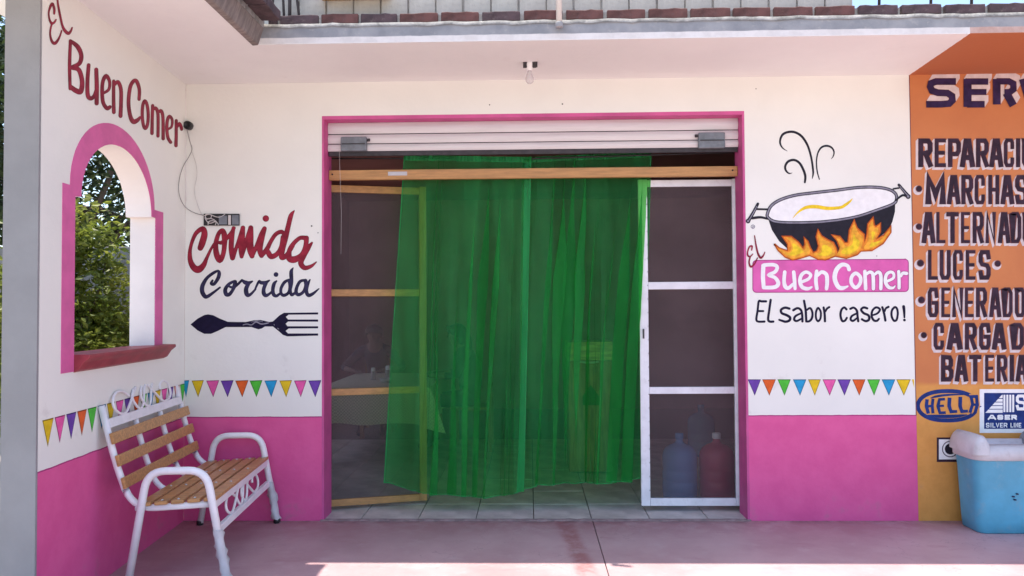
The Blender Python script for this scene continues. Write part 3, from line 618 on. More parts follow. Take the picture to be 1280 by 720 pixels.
# flames in front of pot and plate
mb = MB(); T = 720
fl = [(280,525),(325,556),(390,578),(388,525),(345,460),(420,460),(480,508),(516,556),(530,525),(524,468),(556,500),(578,556),(600,592),(628,580),(642,540),(622,465),(638,405),(668,455),(720,488),(765,510),(790,556),(800,598),(815,560),(795,500),(750,448),(818,460),(858,512),(882,510),(894,410),(935,325),(958,390),(1018,445),(1020,510),(1038,440),(1044,360),(1090,303),(1100,368),(1112,380),(1150,352),(1150,425),(1118,482),(1175,450),(1236,374),(1236,428),(1172,520),(1080,578),(990,582),(960,612),(870,642),(780,624),(700,655),(640,650),(570,618),(500,640),(430,655),(370,632),(312,578)]
poly_on(mb, fl, *P6, FW, .0040, 0); strokes_on(mb, [[(x, y, 9) for x, y in fl]+[(*fl[0], 9)]], *P6, FW, .0046, 1, sm=1)
ins = ['312,562 392,592 420,560 412,505 376,472 430,482 492,540 530,572 545,515 574,585 560,605 500,625 430,640 372,612', '602,604 650,588 657,530 640,450 690,490 748,520 774,575 770,618 700,640 640,634',
       '792,612 820,545 790,478 830,495 862,538 898,522 914,420 935,362 966,430 1004,468 996,540 960,590 870,622 805,614', '1012,558 1050,492 1056,400 1082,338 1096,390 1130,392 1122,440 1092,512 1160,482 1222,412 1162,510 1080,558']
for s in ins: poly_on(mb, [tuple(map(float, t.split(','))) for t in s.split()], *P6, FW, .0052, 2, 3)
for s in ['330,575 395,605 432,566 428,520 460,530 505,572 520,590 480,606 420,620', '640,610 668,590 672,540 700,530 745,560 750,600 700,622', '830,600 848,560 880,552 920,520 930,440 950,480 978,500 965,560 900,605', '1060,545 1080,500 1076,430 1092,420 1106,440 1080,510 1150,496 1100,540']:
    poly_on(mb, [tuple(map(float, t.split(','))) for t in s.split()], *P6, FW, .0058, 3, 3)
mb.build('painted_flames', [M['flame'], M['flame_dk'], M['amber'], M['yellow']], fw, label='orange and yellow flames under the pot')
# bunting
def flag(plane, x0, x1, y0, y1, xt, yt, c, par):
    mb = MB()
    mb.add([plane(x0, y0, .0008), plane(x1, y1, .0008), plane(xt, yt, .0008)], [(0, 1, 2)], 1)
    cx_, cy_ = (x0+x1+xt)/3, (y0+y1+yt)/3; k = .86
    mb.add([plane(cx_+(x-cx_)*k, cy_+(y-cy_)*k, .0012) for x, y in ((x0, y0), (x1, y1), (xt, yt))], [(0, 1, 2)], 0)
    mb.build('bunting_flag', [M['flags'][c], M['flags'][c+'_dk']], par, label=c+' painted bunting flag')
cyc = ['yellow', 'pink', 'purple', 'orange', 'green', 'blue']
for (a, b), c in zip([(227.5,236.5),(239.5,254.7),(257.8,274),(275.8,292),(294,310.5),(312,328),(330.5,346.5),(349.2,365),(367.5,383.2),(385.4,401.6)], ['blue']+cyc+cyc): flag(FW, a, b, 475.8, 475.2, (a+b)/2+.6, 496.6, c, fw)
for (a, b), c in zip([(48,102),(107,163),(170,224),(233,288),(295,347),(354,410),(415,470),(476,530),(537,590),(596,652),(656,715)], ['purple','orange','green','blue']+cyc+cyc): flag(FW, 920+a/3.274, 920+b/3.274, 474.2, 474.2, 920+(a+b)/2/3.274+.5, 494.6, c, fw)
mb = MB(); mb.add([FW(1139.8, 474.2, .0008), FW(1142.6, 474.2, .0008), FW(1142.8, 485, .0008)], [(0,1,2)]); mb.build('bunting_flag', M['flags']['yellow'], fw, label='sliver of a yellow painted bunting flag')
us = [1.795-.107*k for k in range(17)]
def SU(u, z, off): return to_side(u, z, -off)
for k, u in enumerate(us):
    c = cyc[k % 6]; mb = MB(); a, b = u, u-.098
    z0 = .975 + .0*u
    t3 = [(a, z0), (b, z0), ((a+b)/2, z0-.135)]; cc = (sum(p[0] for p in t3)/3, sum(p[1] for p in t3)/3)
    mb.add([SU(*p, .0008) for p in t3], [(0,1,2)], 1); mb.add([SU(cc[0]+(p[0]-cc[0])*.86, cc[1]+(p[1]-cc[1])*.86, .0012) for p in t3], [(0,1,2)], 0)
    mb.build('bunting_flag', [M['flags'][c], M['flags'][c+'_dk']], sw, label=c+' painted bunting flag')
# small nail holes
mb = MB()
for x, y, r in ((389.5,282.5,1.1),(612,131,.8),(703,130,1),(945,111,.7),(397.5,291,.7),(1096,320,.6)): disc_on(mb, (x, y), r, (0, 0), 1, FW, .0007, 0, 8)
mb.build('nail_hole', M['black'], fw, kind='stuff')

# ------------------------------------------------------------------ block lettering of the workshop
FONT = dict(A='0,1 .36,0 .64,0 1,1;.2,.7 .8,.7', B='0,1 0,0 .8,.02 .95,.14 .95,.36 .75,.48 .15,.48;.75,.5 1,.62 1,.86 .8,1 0,1', C='1,.28 1,.1 .85,0 .2,0 0,.12 0,.88 .2,1 .85,1 1,.9 1,.76',
            D='0,0 0,1 .7,1 1,.85 1,.15 .7,0 0,0', E='1,0 0,0 0,1 1,1;0,.5 .85,.5', G='1,.26 .9,0 .2,0 0,.12 0,.88 .2,1 .8,1 1,.88 1,.52 .58,.52', H='0,0 0,1;1,0 1,1;0,.5 1,.5', I='.5,0 .5,1', L='0,0 0,1 1,1',
            M='0,1 0,0 .5,.75 1,0 1,1', N='0,1 0,0 1,1 1,0', O='.2,0 0,.12 0,.88 .2,1 .8,1 1,.88 1,.12 .8,0 .2,0', P='0,1 0,0 .8,0 1,.12 1,.42 .8,.55 0,.55', R='0,1 0,0 .8,0 1,.12 1,.4 .8,.52 0,.52;.5,.52 1,1',
            S='1,.2 .9,.0 .15,0 0,.12 0,.36 .2,.48 .8,.52 1,.64 1,.88 .85,1 .1,1 0,.8', T='0,0 1,0;.5,0 .5,1', U='0,0 0,.86 .2,1 .8,1 1,.86 1,0', V='0,0 .5,1 1,0')
def letter_strokes(ch, x0, x1, y0, y1, w_):
    i = w_/2; out = []
    for part in FONT[ch].split(';'):
        out.append([(x0+i+(x1-x0-2*i)*float(a), y0+i+(y1-y0-2*i)*float(b), w_) for a, b in (t.split(',') for t in part.split())])
    # run the free ends out to the letter's edge so that the terminals are square
    for st in out:
        if st[0] != st[-1]:
            for e, q in ((0, 1), (-1, -2)):
                a, b = st[e], st[q]; d = Vector((a[0]-b[0], a[1]-b[1])).normalized()*i
                st[e] = (a[0]+d.x, a[1]+d.y, a[2])
    return out
def block_word(items, y0, y1, wfrac, sh, label, dots=()):
    sh = (sh[0]*.85, sh[1]*.85)
    """items: (letter, x0, x1) in photo pixels"""
    fill = MB(); shade = MB(); k = 0
    for ch, x0, x1 in items:
        w_ = wfrac*(y1-y0)
        st = letter_strokes(ch, x0, x1, y0, y1, min(w_, .355*(x1-x0)) if ch != 'I' else x1-x0)
        ns = 5
        for q in range(ns):
            t = (ns-q)/ns; strokes_on(shade, st, (0, 0), 1, FW, .0006+.0004*q+k*.000012, 0, .5, sm=1, step=.000012, dx=sh[0]*t, dy=sh[1]*t, cap=False)
        strokes_on(fill, st, (0, 0), 1, FW, .0030+k*.00003, 1, .35, sm=1, step=.00003, cap=False)
        strokes_on(fill, st, (0, 0), 1, FW, .0042+k*.00003, 0, -.9, sm=1, step=.00003, cap=False); k += len(st)
    for x, y, r in dots:
        disc_on(shade, (x+sh[0]*.6, y+sh[1]*.6), r*1.42, (0, 0), 1, FW, .0006, 0); disc_on(fill, (x, y), r, (0, 0), 1, FW, .0030, 1); disc_on(fill, (x, y), r*.8, (0, 0), 1, FW, .0036, 0)
    f = fill.build('painted_word', [M['letter'], M['letter_edge']], wk, label=label)
    shade.build('letter_shadow', M['shade_white'], wk)
def zx(org, sc, s): return [(t.split(':')[0], org+float(t.split(':')[1].split('-')[0])/sc, org+float(t.split(':')[1].split('-')[1])/sc) for t in s.split()]
Q = 'line of plum block lettering on orange, '
block_word(zx(1135, 4.8, 'R:62-148 E:160-228 P:240-318 A:312-402 R:408-485 A:488-572 C:575-637 I:648-674 O:684-760'), 173, 209, .23, (-3.6, 3.6), Q+'first small line')
block_word(zx(1135, 4.8, 'M:103-228 A:234-315 R:320-392 C:400-462 H:482-548 A:556-638 S:643-720'), 218.7, 255.4, .23, (-3, 3.6), Q+'second small line', [(1148.8, 236, 4.2)])
block_word(zx(1135, 4.8, 'A:82-165 L:170-225 T:230-305 E:318-372 R:388-455 N:465-528 A:540-615 D:618-680 O:688-750'), 265, 304, .22, (-3, 3.8), Q+'third small line', [(1148.8, 283.3, 4.2)])
block_word(zx(1135, 7.2, 'L:180-270 U:285-385 C:405-495 E:520-608 S:635-745'), 312.5, 349.7, .24, (-2.8, 3.9), Q+'short word between two dots', [(1150.7, 328.9, 4.6), (1247.2, 329.4, 4.2)])
block_word(zx(1135, 7.2, 'G:178-275 E:300-380 N:398-498 E:512-592 R:612-712 A:732-840 D:855-942 O:962-1055'), 359.4, 396.5, .24, (-2.8, 3.9), Q+'fifth small line', [(1152, 375, 4.6)])
block_word(zx(1135, 7.2, 'C:230-325 A:350-492 R:512-620 G:640-745 A:756-887 D:935-1045'), 403.6, 437.2, .25, (-2.6, 3.9), Q+'sixth small line', [(1154.9, 418.9, 4)])
block_word(zx(1135, 7.2, 'B:297-410 A:422-542 T:550-662 E:695-775 R:800-895 I:915-955 A:970-1080'), 443.5, 477, .26, (-2.6, 3.9), Q+'lowest small line')
# heading, purple with pale extrusion rising to the right
mb = MB(); hs = MB(); O9 = ((1140, 75), 9)
HS = W('495,242,72 270,242,72 215,262,72 205,300,72 225,345,72 290,368,72 400,372,72 450,405,72 455,455,72 420,490,72 330,498,72 160,498,72; 625,212,88 625,528,88; 600,242,68 858,242,68; 620,360,64 838,360,64; 620,498,72 818,498,72; 952,212,84 955,500,84; 950,240,68 1090,240,68 1140,265,68 1142,330,68 1100,362,68 1040,362,68; 1062,370,84 1140,512,84; 1245,212,80 1300,400,80 1350,520,80')
for q in range(6):
    t = (6-q)/6; strokes_on(hs, HS, *O9, FW, .0005+.0004*q, 0, .4, sm=1, step=.00002, dx=4.6*t, dy=-7.4*t, cap=False)
strokes_on(mb, HS, *O9, FW, .0032, 1, .6, sm=1, step=.00003, cap=False); strokes_on(mb, HS, *O9, FW, .0042, 0, -.3, sm=1, step=.00002, cap=False)
mb.build('painted_word', [M['purple'], M['letter_edge']], wk, label='large purple heading letters at the top of the orange wall'); hs.build('letter_shadow', M['shade_white'], wk)
# oval emblem
O8 = ((1140, 480), 6.545); mb = MB()
ov = [(291+243*math.cos(a), 178+120*math.sin(a), 33) for a in [2*math.pi*k/48 for k in range(48)]]
ov = [(291+243*(abs(math.cos(a))**.82)*(1 if math.cos(a) > 0 else -1), y, w_) for (x, y, w_), a in zip(ov, [2*math.pi*k/48 for k in range(48)])]
strokes_on(mb, [ov+[ov[0]]], *O8, FW, .001, 0, sm=1)
poly_on(mb, [(150,118),(185,96),(250,84),(340,80),(445,88),(340,94),(250,103)], *O8, FW, .001, 0, 3); poly_on(mb, [(128,252),(290,251),(452,249),(400,270),(330,278),(230,278),(165,268)], *O8, FW, .001, 0, 3)
HL = W('124,125,28 118,180,28 134,242,28; 172,120,24 166,180,24 172,240,24; 122,182,20 168,180,20; 270,124,22 225,127,22 213,180,28 228,236,22 276,234,22; 215,180,18 262,178,18; 308,112,30 304,180,30 320,227,26 370,224,22; 396,105,30 394,180,30 408,225,26 458,222,22; 474,236,26 496,165,26 482,100,26; 468,102,22 528,102,26 534,172,28 516,236,26; 495,170,20 535,168,20')
strokes_on(mb, HL[-3:], *O8, FW, .0014, 1, 2.6, sm=1, cap=False)
strokes_on(mb, HL, *O8, FW, .0018, 0, sm=1, cap=False)
mb.build('painted_emblem', [M['logo_blue'], M['orange']], wk, label='blue oval emblem with five letters')
mb = MB()
poly_on(mb, [(553,42),(1010,42),(1010,400),(553,400)], *O8, FW, .0006, 0); poly_on(mb, [(590,73),(975,73),(975,367),(590,367)], *O8, FW, .001, 1)
for ya, yb in ((88,115),(122,145),(151,174),(180,203),(209,236)):
    xa = 600+(236-ya)*.92; xb = 600+(236-yb)*.92; poly_on(mb, [(xa,ya),(742,ya),(742,yb),(xb,yb)], *O8, FW, .0014, 0)
for xa, xb in ((748,764),(772,788),(796,812),(820,836)): poly_on(mb, [(xa,88),(xb,88),(xb,230),(xa,230)], *O8, FW, .0014, 0)
bw = lambda s, y0, y1, w_: [strokes_on(mb, letter_strokes(t.split(':')[0], *[float(v) for v in t.split(':')[1].split('-')], y0, y1, w_), *O8, FW, .0016, 0, sm=1, cap=False) for t in s.split()]
bw('S:850-935', 86, 216, 24); bw('A:620-688 S:698-746 E:758-804 R:812-858', 252, 293, 13); bw('S:605-634 I:642-650 L:658-682 V:686-714 E:720-744 R:750-780 L:806-826 I:832-840 N:846-868 E:872-894', 318, 356, 7)
mb.build('painted_emblem', [M['signwhite'], M['logo_blue']], wk, label='blue square emblem with white stripes and letters, in a white border')
mb = MB()
poly_on(mb, [(203,437),(422,437),(422,638),(203,638)], *O8, FW, .0006, 0); poly_on(mb, [(220,453),(408,453),(408,617),(220,617)], *O8, FW, .001, 1)
disc_on(mb, (313, 532), 68, *O8, FW, .0014, 2); disc_on(mb, (313, 532), 60, *O8, FW, .0017, 1); disc_on(mb, (313, 532), 45, *O8, FW, .002, 3)
mb.build('painted_square', [M['letter'], M['signwhite'], M['rim'], M['char']], wk, label='white painted square with a black disc behind the blue tub')

# ------------------------------------------------------------------ upper storey edge: block wall, rebar, pipe
UW = thing('upper_block_wall', (0, -.62, zt), 'pale concrete block wall standing behind the brick edge above the porch', 'wall')
bx = MB().box((0, 0, 0), (.165, .12, .19)); blk = None; x = -2.142; k = 0
while x < 2.02:
    for r_ in range(2):
        o = None
        if blk is None: o = bx.build('concrete_block', M['block'], UW, (0, 0, 0), bevel=.006); blk = o.data
        else: o = link('concrete_block', blk, UW, (0, 0, 0), .006)
        o.matrix_basis = Matrix.Translation((x+random.uniform(-.002, .002), -.66+random.uniform(-.006, .006), zt+.028+.2*r_)) @ Matrix.Rotation(random.uniform(-.012, .012), 4, 'Y')
    x += .174
MB().box((-2.14, -.645, zt-.01), (2.01, -.55, zt+.03)).build('mortar_bed', M['mortar'], UW)
MB().box((-2.14, -.642, zt+.03), (2.01, -.56, zt+.415)).build('mortar_fill', M['mortar'], UW)
tag(MB().box((-1.30, -.80, zt+.20), (-.86, -.66, zt+.223)).build('wooden_plank', M['beam'], None, bevel=.003), 'short pale wooden plank lying along the left end of the upper block wall', 'plank')
for k, (dx, lean) in enumerate(((0, -.05), (.075, .02), (.105, .0), (.16, .055))):
    xb = -1.60+dx*1.15
    o = MB().tube([(xb, -.755, zt+.03), (xb-lean*.5, -.755, zt+.25), (xb-lean*2.2, -.757, zt+.85)], .008 if k != 2 else .011, 8).build('rebar', M['dark_iron'])
    tag(o, ('leftmost dark steel rebar stub at the slab corner, leaning right', 'second dark steel rebar stub from the slab corner', 'thickest of the dark steel rebar stubs at the slab corner', 'rightmost dark rebar stub of the slab corner, beside the plank')[k], 'rebar', 'rebar stubs at the slab corner')
pp = thing('drain_pipe', (.19, -.83, zt), 'cream drain pipe hanging down over the brick edge above the doorway', 'pipe')
MB().tube([(.19, -.835, CEIL+.075), (.188, -.835, zt+.3), (.185, -.835, zt+.9)], .018, 14).build('pipe', M['pvc'], pp)
MB().lathe([(.0215, 0), (.0225, .003), (.0225, .026), (.0215, .03)], (.19, -.835, CEIL+.066), 16).build('collar', M['cement'], pp)
for k in range(3):
    xb = 2.12+.33*k+random.uniform(-.05, .05)
    o = MB().tube([(xb, -.70, zt+.05), (xb+.02, -.70, zt+.5), (xb+.04, -.70, zt+1.1)], .009, 8).build('rebar', M['dark_iron'])
    tag(o, ('rebar rod against the sky just right of the upper block wall', 'middle rebar rod against the sky above the orange wall', 'rightmost rebar rod against the sky above the orange wall')[k], 'rebar', 'rebar rods above the right end')

# ------------------------------------------------------------------ ceiling lamp, corner socket, wire box
Lp = thing('ceiling_lamp', (.01, -.391, CEIL), 'bare clear bulb hanging from a dark hole in the white porch ceiling', 'lamp')
m = MB(); n = 9
for sx in (-1, 1):
    m.box((.01+sx*.030-.013, -.40, CEIL-.035), (.01+sx*.030+.013, -.38, CEIL+.002))
m.tube([(-.028, -.392, CEIL-.006), (.01, -.395, CEIL-.0), (.05, -.392, CEIL-.006)], .004, 6)
m.box((.042, -.405, CEIL-.03), (.062, -.375, CEIL+.002))
m.build('ceiling_box', M['dark_iron'], Lp)
MB().lathe([(.020, 0), (.021, -.02), (.019, -.05), (.016, -.058)], (.01, -.391, CEIL+.002), 18).build('lamp_socket', M['signwhite'], Lp)
MB().lathe([(.0135, -.056), (.0145, -.066), (.020, -.082), (.028, -.102), (.0295, -.115), (.026, -.131), (.016, -.143), (.002, -.147)], (.01, -.391, CEIL+.002), 22).build('light_bulb', M['bulb'], Lp)
jx, jy, jz = -2.447, -.03, 2.827
o = MB().lathe([(.030, -.03), (.031, .0), (.029, .012), (.020, .014), (.018, .004), (.002, .003)], (jx, jy, jz), 20, axis='Y').build('socket', M['black'])
tag(o, 'round black empty socket in the wall corner beside the maroon lettering', 'socket')
def cable(name, pts, r, m_, label):
    P = [SW(x, y, off) if x < 232.5 else FW(x, y, off) for x, y, off in smooth_path(pts, 6)]
    return tag(MB().tube(P, r, 6).build(name, m_), label, 'cable')
cable('cable', [(234,163,.03),(237,176,.02),(240,186,.012),(236,196,.01),(229,208,.008),(224,225,.008),(224,243,.008),(231,258,.008),(243,266,.008),(254,269,.008)], .0022, M['cable_grey'], 'thin grey wire bowing left from the black socket down to the grey box')
cable('cable', [(235,163,.03),(238,178,.015),(240,190,.01),(245,205,.008),(246,220,.008),(243,238,.008),(247,256,.008),(252,268,.008)], .0022, M['cable_white'], 'thin pale wire running straight down from the black socket to the grey box')
tag(MB().tube([FW(232.2, y, .006) for y in range(112, 262, 10)], .004, 8).build('conduit', M['white_in']), 'thin white painted conduit running up the wall corner above the grey box', 'conduit')
gb = thing('wire_box', (-2.2, 0, 2.15), 'small grey open electrical box with tangled wires above the red script', 'electrical box')
def fbox(m, x0, y0, x1, y1, o0, o1, mat=0):
    p = [FW(x, y, o_) for o_ in (o0, o1) for x, y in ((x0, y0), (x1, y0), (x1, y1), (x0, y1))]
    return m.add(p, [(0,1,2,3), (7,6,5,4), (0,4,5,1), (1,5,6,2), (2,6,7,3), (3,7,4,0)], mat)
m = MB(); fbox(m, 254.5, 267.2, 299.5, 282, -.02, .012); m.build('box_body', M['black'], gb, bevel=.002)
m = MB(); fbox(m, 273.5, 269.5, 284, 280.6, .012, .018); m.build('breaker', M['steel'], gb, bevel=.001)
m = MB(); fbox(m, 290, 268.8, 298.5, 280.8, .012, .018); m.build('breaker', M['steel'], gb, bevel=.001)
m = MB(); fbox(m, 285.2, 269, 288.6, 281, .012, .0165); m.build('divider', M['cable_white'], gb)
m = MB()
for pts in ([(255,270),(259,267.5),(264,269),(263,273),(258,273),(257,269.5),(262,268),(270,271),(276,271),(281,267.8)], [(257,275),(262,273),(268,275),(272,279),(273,281.5)], [(260,281),(261,277),(266,276),(270,278),(269,281.5)], [(256,272),(259,277),(263,279),(269,277)]):
    m.tube([FW(x, y, .017) for x, y in smooth_path(pts, 5)], .0028, 6)
m.build('wire_tangle', M['cable_white'], gb)

# ------------------------------------------------------------------ roller shutter, beam, curtain, screen doors
RS = thing('roller_shutter', (.02, .10, 2.6), 'white roller shutter rolled up under the pink lintel with three slats showing', 'shutter')
zs = [2.866, 2.778, 2.707, 2.650]
for k in range(3):
    z1, z0 = zs[k]-.004, zs[k+1]+.003; m = MB(); vs_ = []; n = 8
    for xx in (DX0+.006, DX1-.006):
        for q in range(n+1):
            t = q/n; vs_.append((xx, .10-.010*math.sin(math.pi*t)-(.006 if q in (0, n) else 0)*0, z0+(z1-z0)*t))
        vs_ += [(xx, .112, z1), (xx, .112, z0)]
    N_ = n+3
    m.add(vs_, [(i, (i+1) % N_, (i+1) % N_+N_, i+N_) for i in range(N_)]+[tuple(range(N_)), tuple(range(N_, 2*N_))])
    m.build('slat', M['shutter'], RS)
MB().box((DX0+.006, .106, zs[3]-.01), (DX1-.006, .116, DTOP-.006)).build('slat_backing', M['dark_iron'], RS)
MB().box((DX0+.01, .098, 2.618), (DX1-.01, .118, 2.652)).build('bottom_bar', M['dark_iron'], RS, bevel=.002)
for x0, x1, z0, z1, s in ((-1.367, -1.178, 2.648, 2.752, 1), (1.222, 1.412, 2.640, 2.754, -1)):
    lb = MB().box((x0, .062, z0), (x1, .098, z1)).build('lock_box', M['steel'], RS, bevel=.006)
    MB().box((x0+.01, .056, (z0+z1)/2-.004), (x1-.01, .063, (z0+z1)/2+.002)).build('lock_seam', M['dark_iron'], lb)
    e = x1 if s > 0 else x0
    MB().tube([(e-.005*s, .08, z1-.022), (e+.022*s, .08, z1-.022)], .011, 10).build('bolt', M['dark_iron'], lb)
MB().tube([(-1.375, .058, 2.655), (-1.372, .075, 2.45), (-1.366, .085, 2.2), (-1.37, .088, 1.9)], .001, 5).build('pull_cord', M['cable_white'], RS)
bm_ = thing('wooden_beam', (0, .13, 2.44), 'long raw pine beam spanning the doorway across the green curtain', 'beam')
MB().box((DX0+.007, .115, 2.446), (DX1-.007, .155, 2.518)).build('plank', M['beam'], bm_, bevel=.004)
MB().box((-1.03, .1145, 2.474), (-.89, .1135, 2.502)).build('metal_plate', M['tub_lid'], bm_)
m = MB()
for xx in (-1.44, 1.475): m.lathe([(.007, -.002), (.006, .004), (.001, .005)], (xx, .114, 2.487), 8, axis='Y')
m.build('nail', M['black'], bm_, kind='stuff')

GC = thing('green_curtain', (-.05, .19, 2.64), 'sheer green curtain of two gathered panels hanging across the doorway', 'curtain')
CY = .192
def lerp_list(l, x):
    for (a, va), (b, vb) in zip(l, l[1:]):
        if x <= b: return va+(vb-va)*max(0, min(1, (x-a)/(b-a)))
    return l[-1][1]
BOT = [(-1.08, .225), (-1.0, .20), (-.78, .145), (-.55, .125), (-.33, .108), (-.15, .135), (-.05, .165), (.05, .185), (.2, .205), (.38, .212), (.56, .205), (.70, .225), (.813, .25)]
TOPZ = [(-.93, 2.640), (-.55, 2.632), (-.25, 2.622), (.0, 2.618), (.25, 2.630), (.6, 2.640), (.91, 2.652)]
def panel(xt0, xt1, xb0, xb1, seed, yoff, nu=340, nv=60, folds=None):
    rs = random.Random(seed); ph = [rs.uniform(0, 6.28) for _ in range(8)]
    V = []
    for j in range(nv+1):
        t = j/nv
        for i in range(nu+1):
            s = i/nu
            sw_ = s + .018*math.sin(3*s*math.pi+2*t+ph[6])*t*(1-s)*s*4
            x = (xt0+(xt1-xt0)*s)*(1-t)+(xb0+(xb1-xb0)*sw_)*t
            x += (.012*noise.noise((s*3, t*3, seed)))*math.sin(math.pi*s)
            zb = lerp_list(BOT, xb0+(xb1-xb0)*s); ztp = lerp_list(TOPZ, xt0+(xt1-xt0)*s)
            z = ztp+(zb-ztp)*t
            amp = .012+.042*min(1, t*1.5)
            ph_ = 2*math.pi*(4.2*s+.85*noise.noise((s*2.6, t*.5, seed))+.12*t*math.sin(5*s+seed))
            ph2 = 2*math.pi*(13*s+.8*noise.noise((s*5, t*.6, seed+3)))
            mk = max(0, min(1, .5+1.5*noise.noise((s*3.7, t*.7, seed*2.3))))*min(1, .25+t*2)
            mk2 = max(0, min(1, .5+1.5*noise.noise((s*6.1, t*.9, seed*3.1))))
            a = amp*(.9*(.35+.65*mk)*math.sin(ph_)+.35*mk2*math.sin(ph2))
            x += math.sin(math.pi*min(1, s*8)/2)*math.sin(math.pi*min(1, (1-s)*8)/2)*(.066*mk**1.6*math.sin(2*ph_)+.010*mk2*math.sin(2*ph2))     # folds doubling back on themselves
            a += .004*math.sin(2*math.pi*34*s+ph[3]+2*noise.noise((s*6, t*5, 1)))*max(0, 1-t*7)     # gathers under the rod pocket
            a += .010*noise.noise((x*6, z*7, seed+5))*t                                         # soft creases
            V.append((x, CY+yoff-a*.75, z))
    F_ = [(j*(nu+1)+i, j*(nu+1)+i+1, (j+1)*(nu+1)+i+1, (j+1)*(nu+1)+i) for j in range(nv) for i in range(nu)]
    return V, F_, nu, nv
for V, F_, nu, nv, lab, sides in ((*panel(-.927, .02, -1.08, -.050, 3, .004), 'left curtain panel', (1, 1)), (*panel(-.045, .909, -.098, .813, 11, .030), 'right curtain panel', (0, 1))):
    p = MB().add(V, F_, 0, True).build('curtain_panel', M['curtain'], GC, label=lab)
    m = MB(); e = .0025
    def strip(cols, rows):
        idx = [[V[j*(nu+1)+i] for i in cols] for j in rows]; c = len(cols)
        vs_ = [(x, y-e, z) for r_ in idx for x, y, z in r_]
        m.add(vs_, [(a*c+b, a*c+b+1, (a+1)*c+b+1, (a+1)*c+b) for a in range(len(rows)-1) for b in range(c-1)], 0, True)
    strip(range(nu+1), (0, 1)); bot = [(x, y-e, z) for x, y, z in V[nv*(nu+1):]]; m.add(bot+[(x, y, z+.008) for x, y, z in bot], [(i, i+1, nu+2+i, nu+1+i) for i in range(nu)], 0, True)
    if sides[0]: strip((0, 1, 2, 3), range(nv+1))
    if sides[1]: strip((nu-2, nu-1, nu) if lab[0] == 'r' else tuple(range(nu-18, nu+1)), range(nv+1))
    m.build('hem', M['curtain_hem'], p)
MB().tube([(DX0+.006, .205, 2.622), (-.6, .205, 2.613), (0, .205, 2.604), (.6, .205, 2.617), (DX1-.006, .205, 2.634)], .006, 8).build('curtain_rod', M['dark_iron'], GC)

def screen_door(name, label, hx, hy, wdt, ang, rails, z0, z1, wd_, sidew, mats, hinge_left):
    """door built along +x from its hinge, then swung by ang about the hinge"""
    d = thing(name, (hx, hy, z0), label, 'screen door', None)
    X = Matrix.Translation((hx, hy, 0)) @ Matrix.Rotation(ang, 4, 'Z')
    xa, xb = (0, wdt) if hinge_left else (-wdt, 0)
    th = .032
    for a in (xa, xb-sidew): MB().box((a, 0, z0), (a+sidew, th, z1), M=X).build('stile', mats[1], d, bevel=.004)
    for k, (a, b) in enumerate(rails): MB().box((xa+sidew+.001, .003, a), (xb-sidew-.001, th-.003, b), M=X).build('rail', mats[0], d, bevel=.003)
    for (a, b), (a2, b2) in zip(rails, rails[1:]):
        MB().box((xa+sidew+.002, .014, b+.002), (xb-sidew-.002, .0155, a2-.002), M=X).build('insect_screen', M['screen'], d)
    return d, X, xa, xb
wdoor = screen_door('wooden_screen_door', 'raw pine screen door standing ajar behind the left side of the curtain', -1.535, .222, .77, .268, [(.035, .085), (.855, .905), (1.595, 1.648), (2.378, 2.432)], .035, 2.44, .05, .055, (M['beam'], M['pine_v']), True)
d2, X2, xa2, xb2 = screen_door('white_screen_door', 'white painted screen door closed at the right side of the curtain', 1.565, .222, .757, 0, [(.045, .10), (.862, .912), (1.63, 1.685), (2.39, 2.44)], .045, 2.445, .05, .066, (M['white_wood'], M['white_wood']), False)
m = MB().box((xa2+.022, -.012, 1.27), (xa2+.032, .001, 1.34), M=X2); m.build('latch', M['dark_iron'], d2)
m = MB()
for k in range(22): m.lathe([(.0035, -.001), (.003, .0015)], (X2 @ Vector((xa2+.066-.004, 0, .16+.1*k))), 6, axis='Y')
m.build('tack', M['dark_iron'], d2, kind='stuff')

# ------------------------------------------------------------------ bench
BN = thing('park_bench', (-1.675, -1.214, 0), 'white tubular bench with varnished wooden slats and scroll ornaments against the side wall', 'bench', rz=0)
bu = Vector((-.094, .9956, 0)); bv = Vector((-.9956, -.094, 0)); bo = Vector((-1.675, -1.214, 0)); BL = 1.165
def bp(u, v, z): return bo+bu*u+bv*v+Vector((0, 0, z))
def arc3(p, n=6): return [Vector(q) for q in smooth_path([tuple(x) for x in p], n)]
TR = .0215
def rounded(pts, r, n=7):
    """polyline with rounded corners"""
    P = [Vector(p) for p in pts]; out = [P[0]]
    for i in range(1, len(P)-1):
        a = (P[i-1]-P[i]).normalized(); b = (P[i+1]-P[i]).normalized(); A_, B_ = P[i]+a*r, P[i]+b*r
        for k in range(n+1):
            t = k/n; out.append(A_*(1-t)**2+P[i]*2*t*(1-t)+B_*t*t)
    return out+[P[-1]]
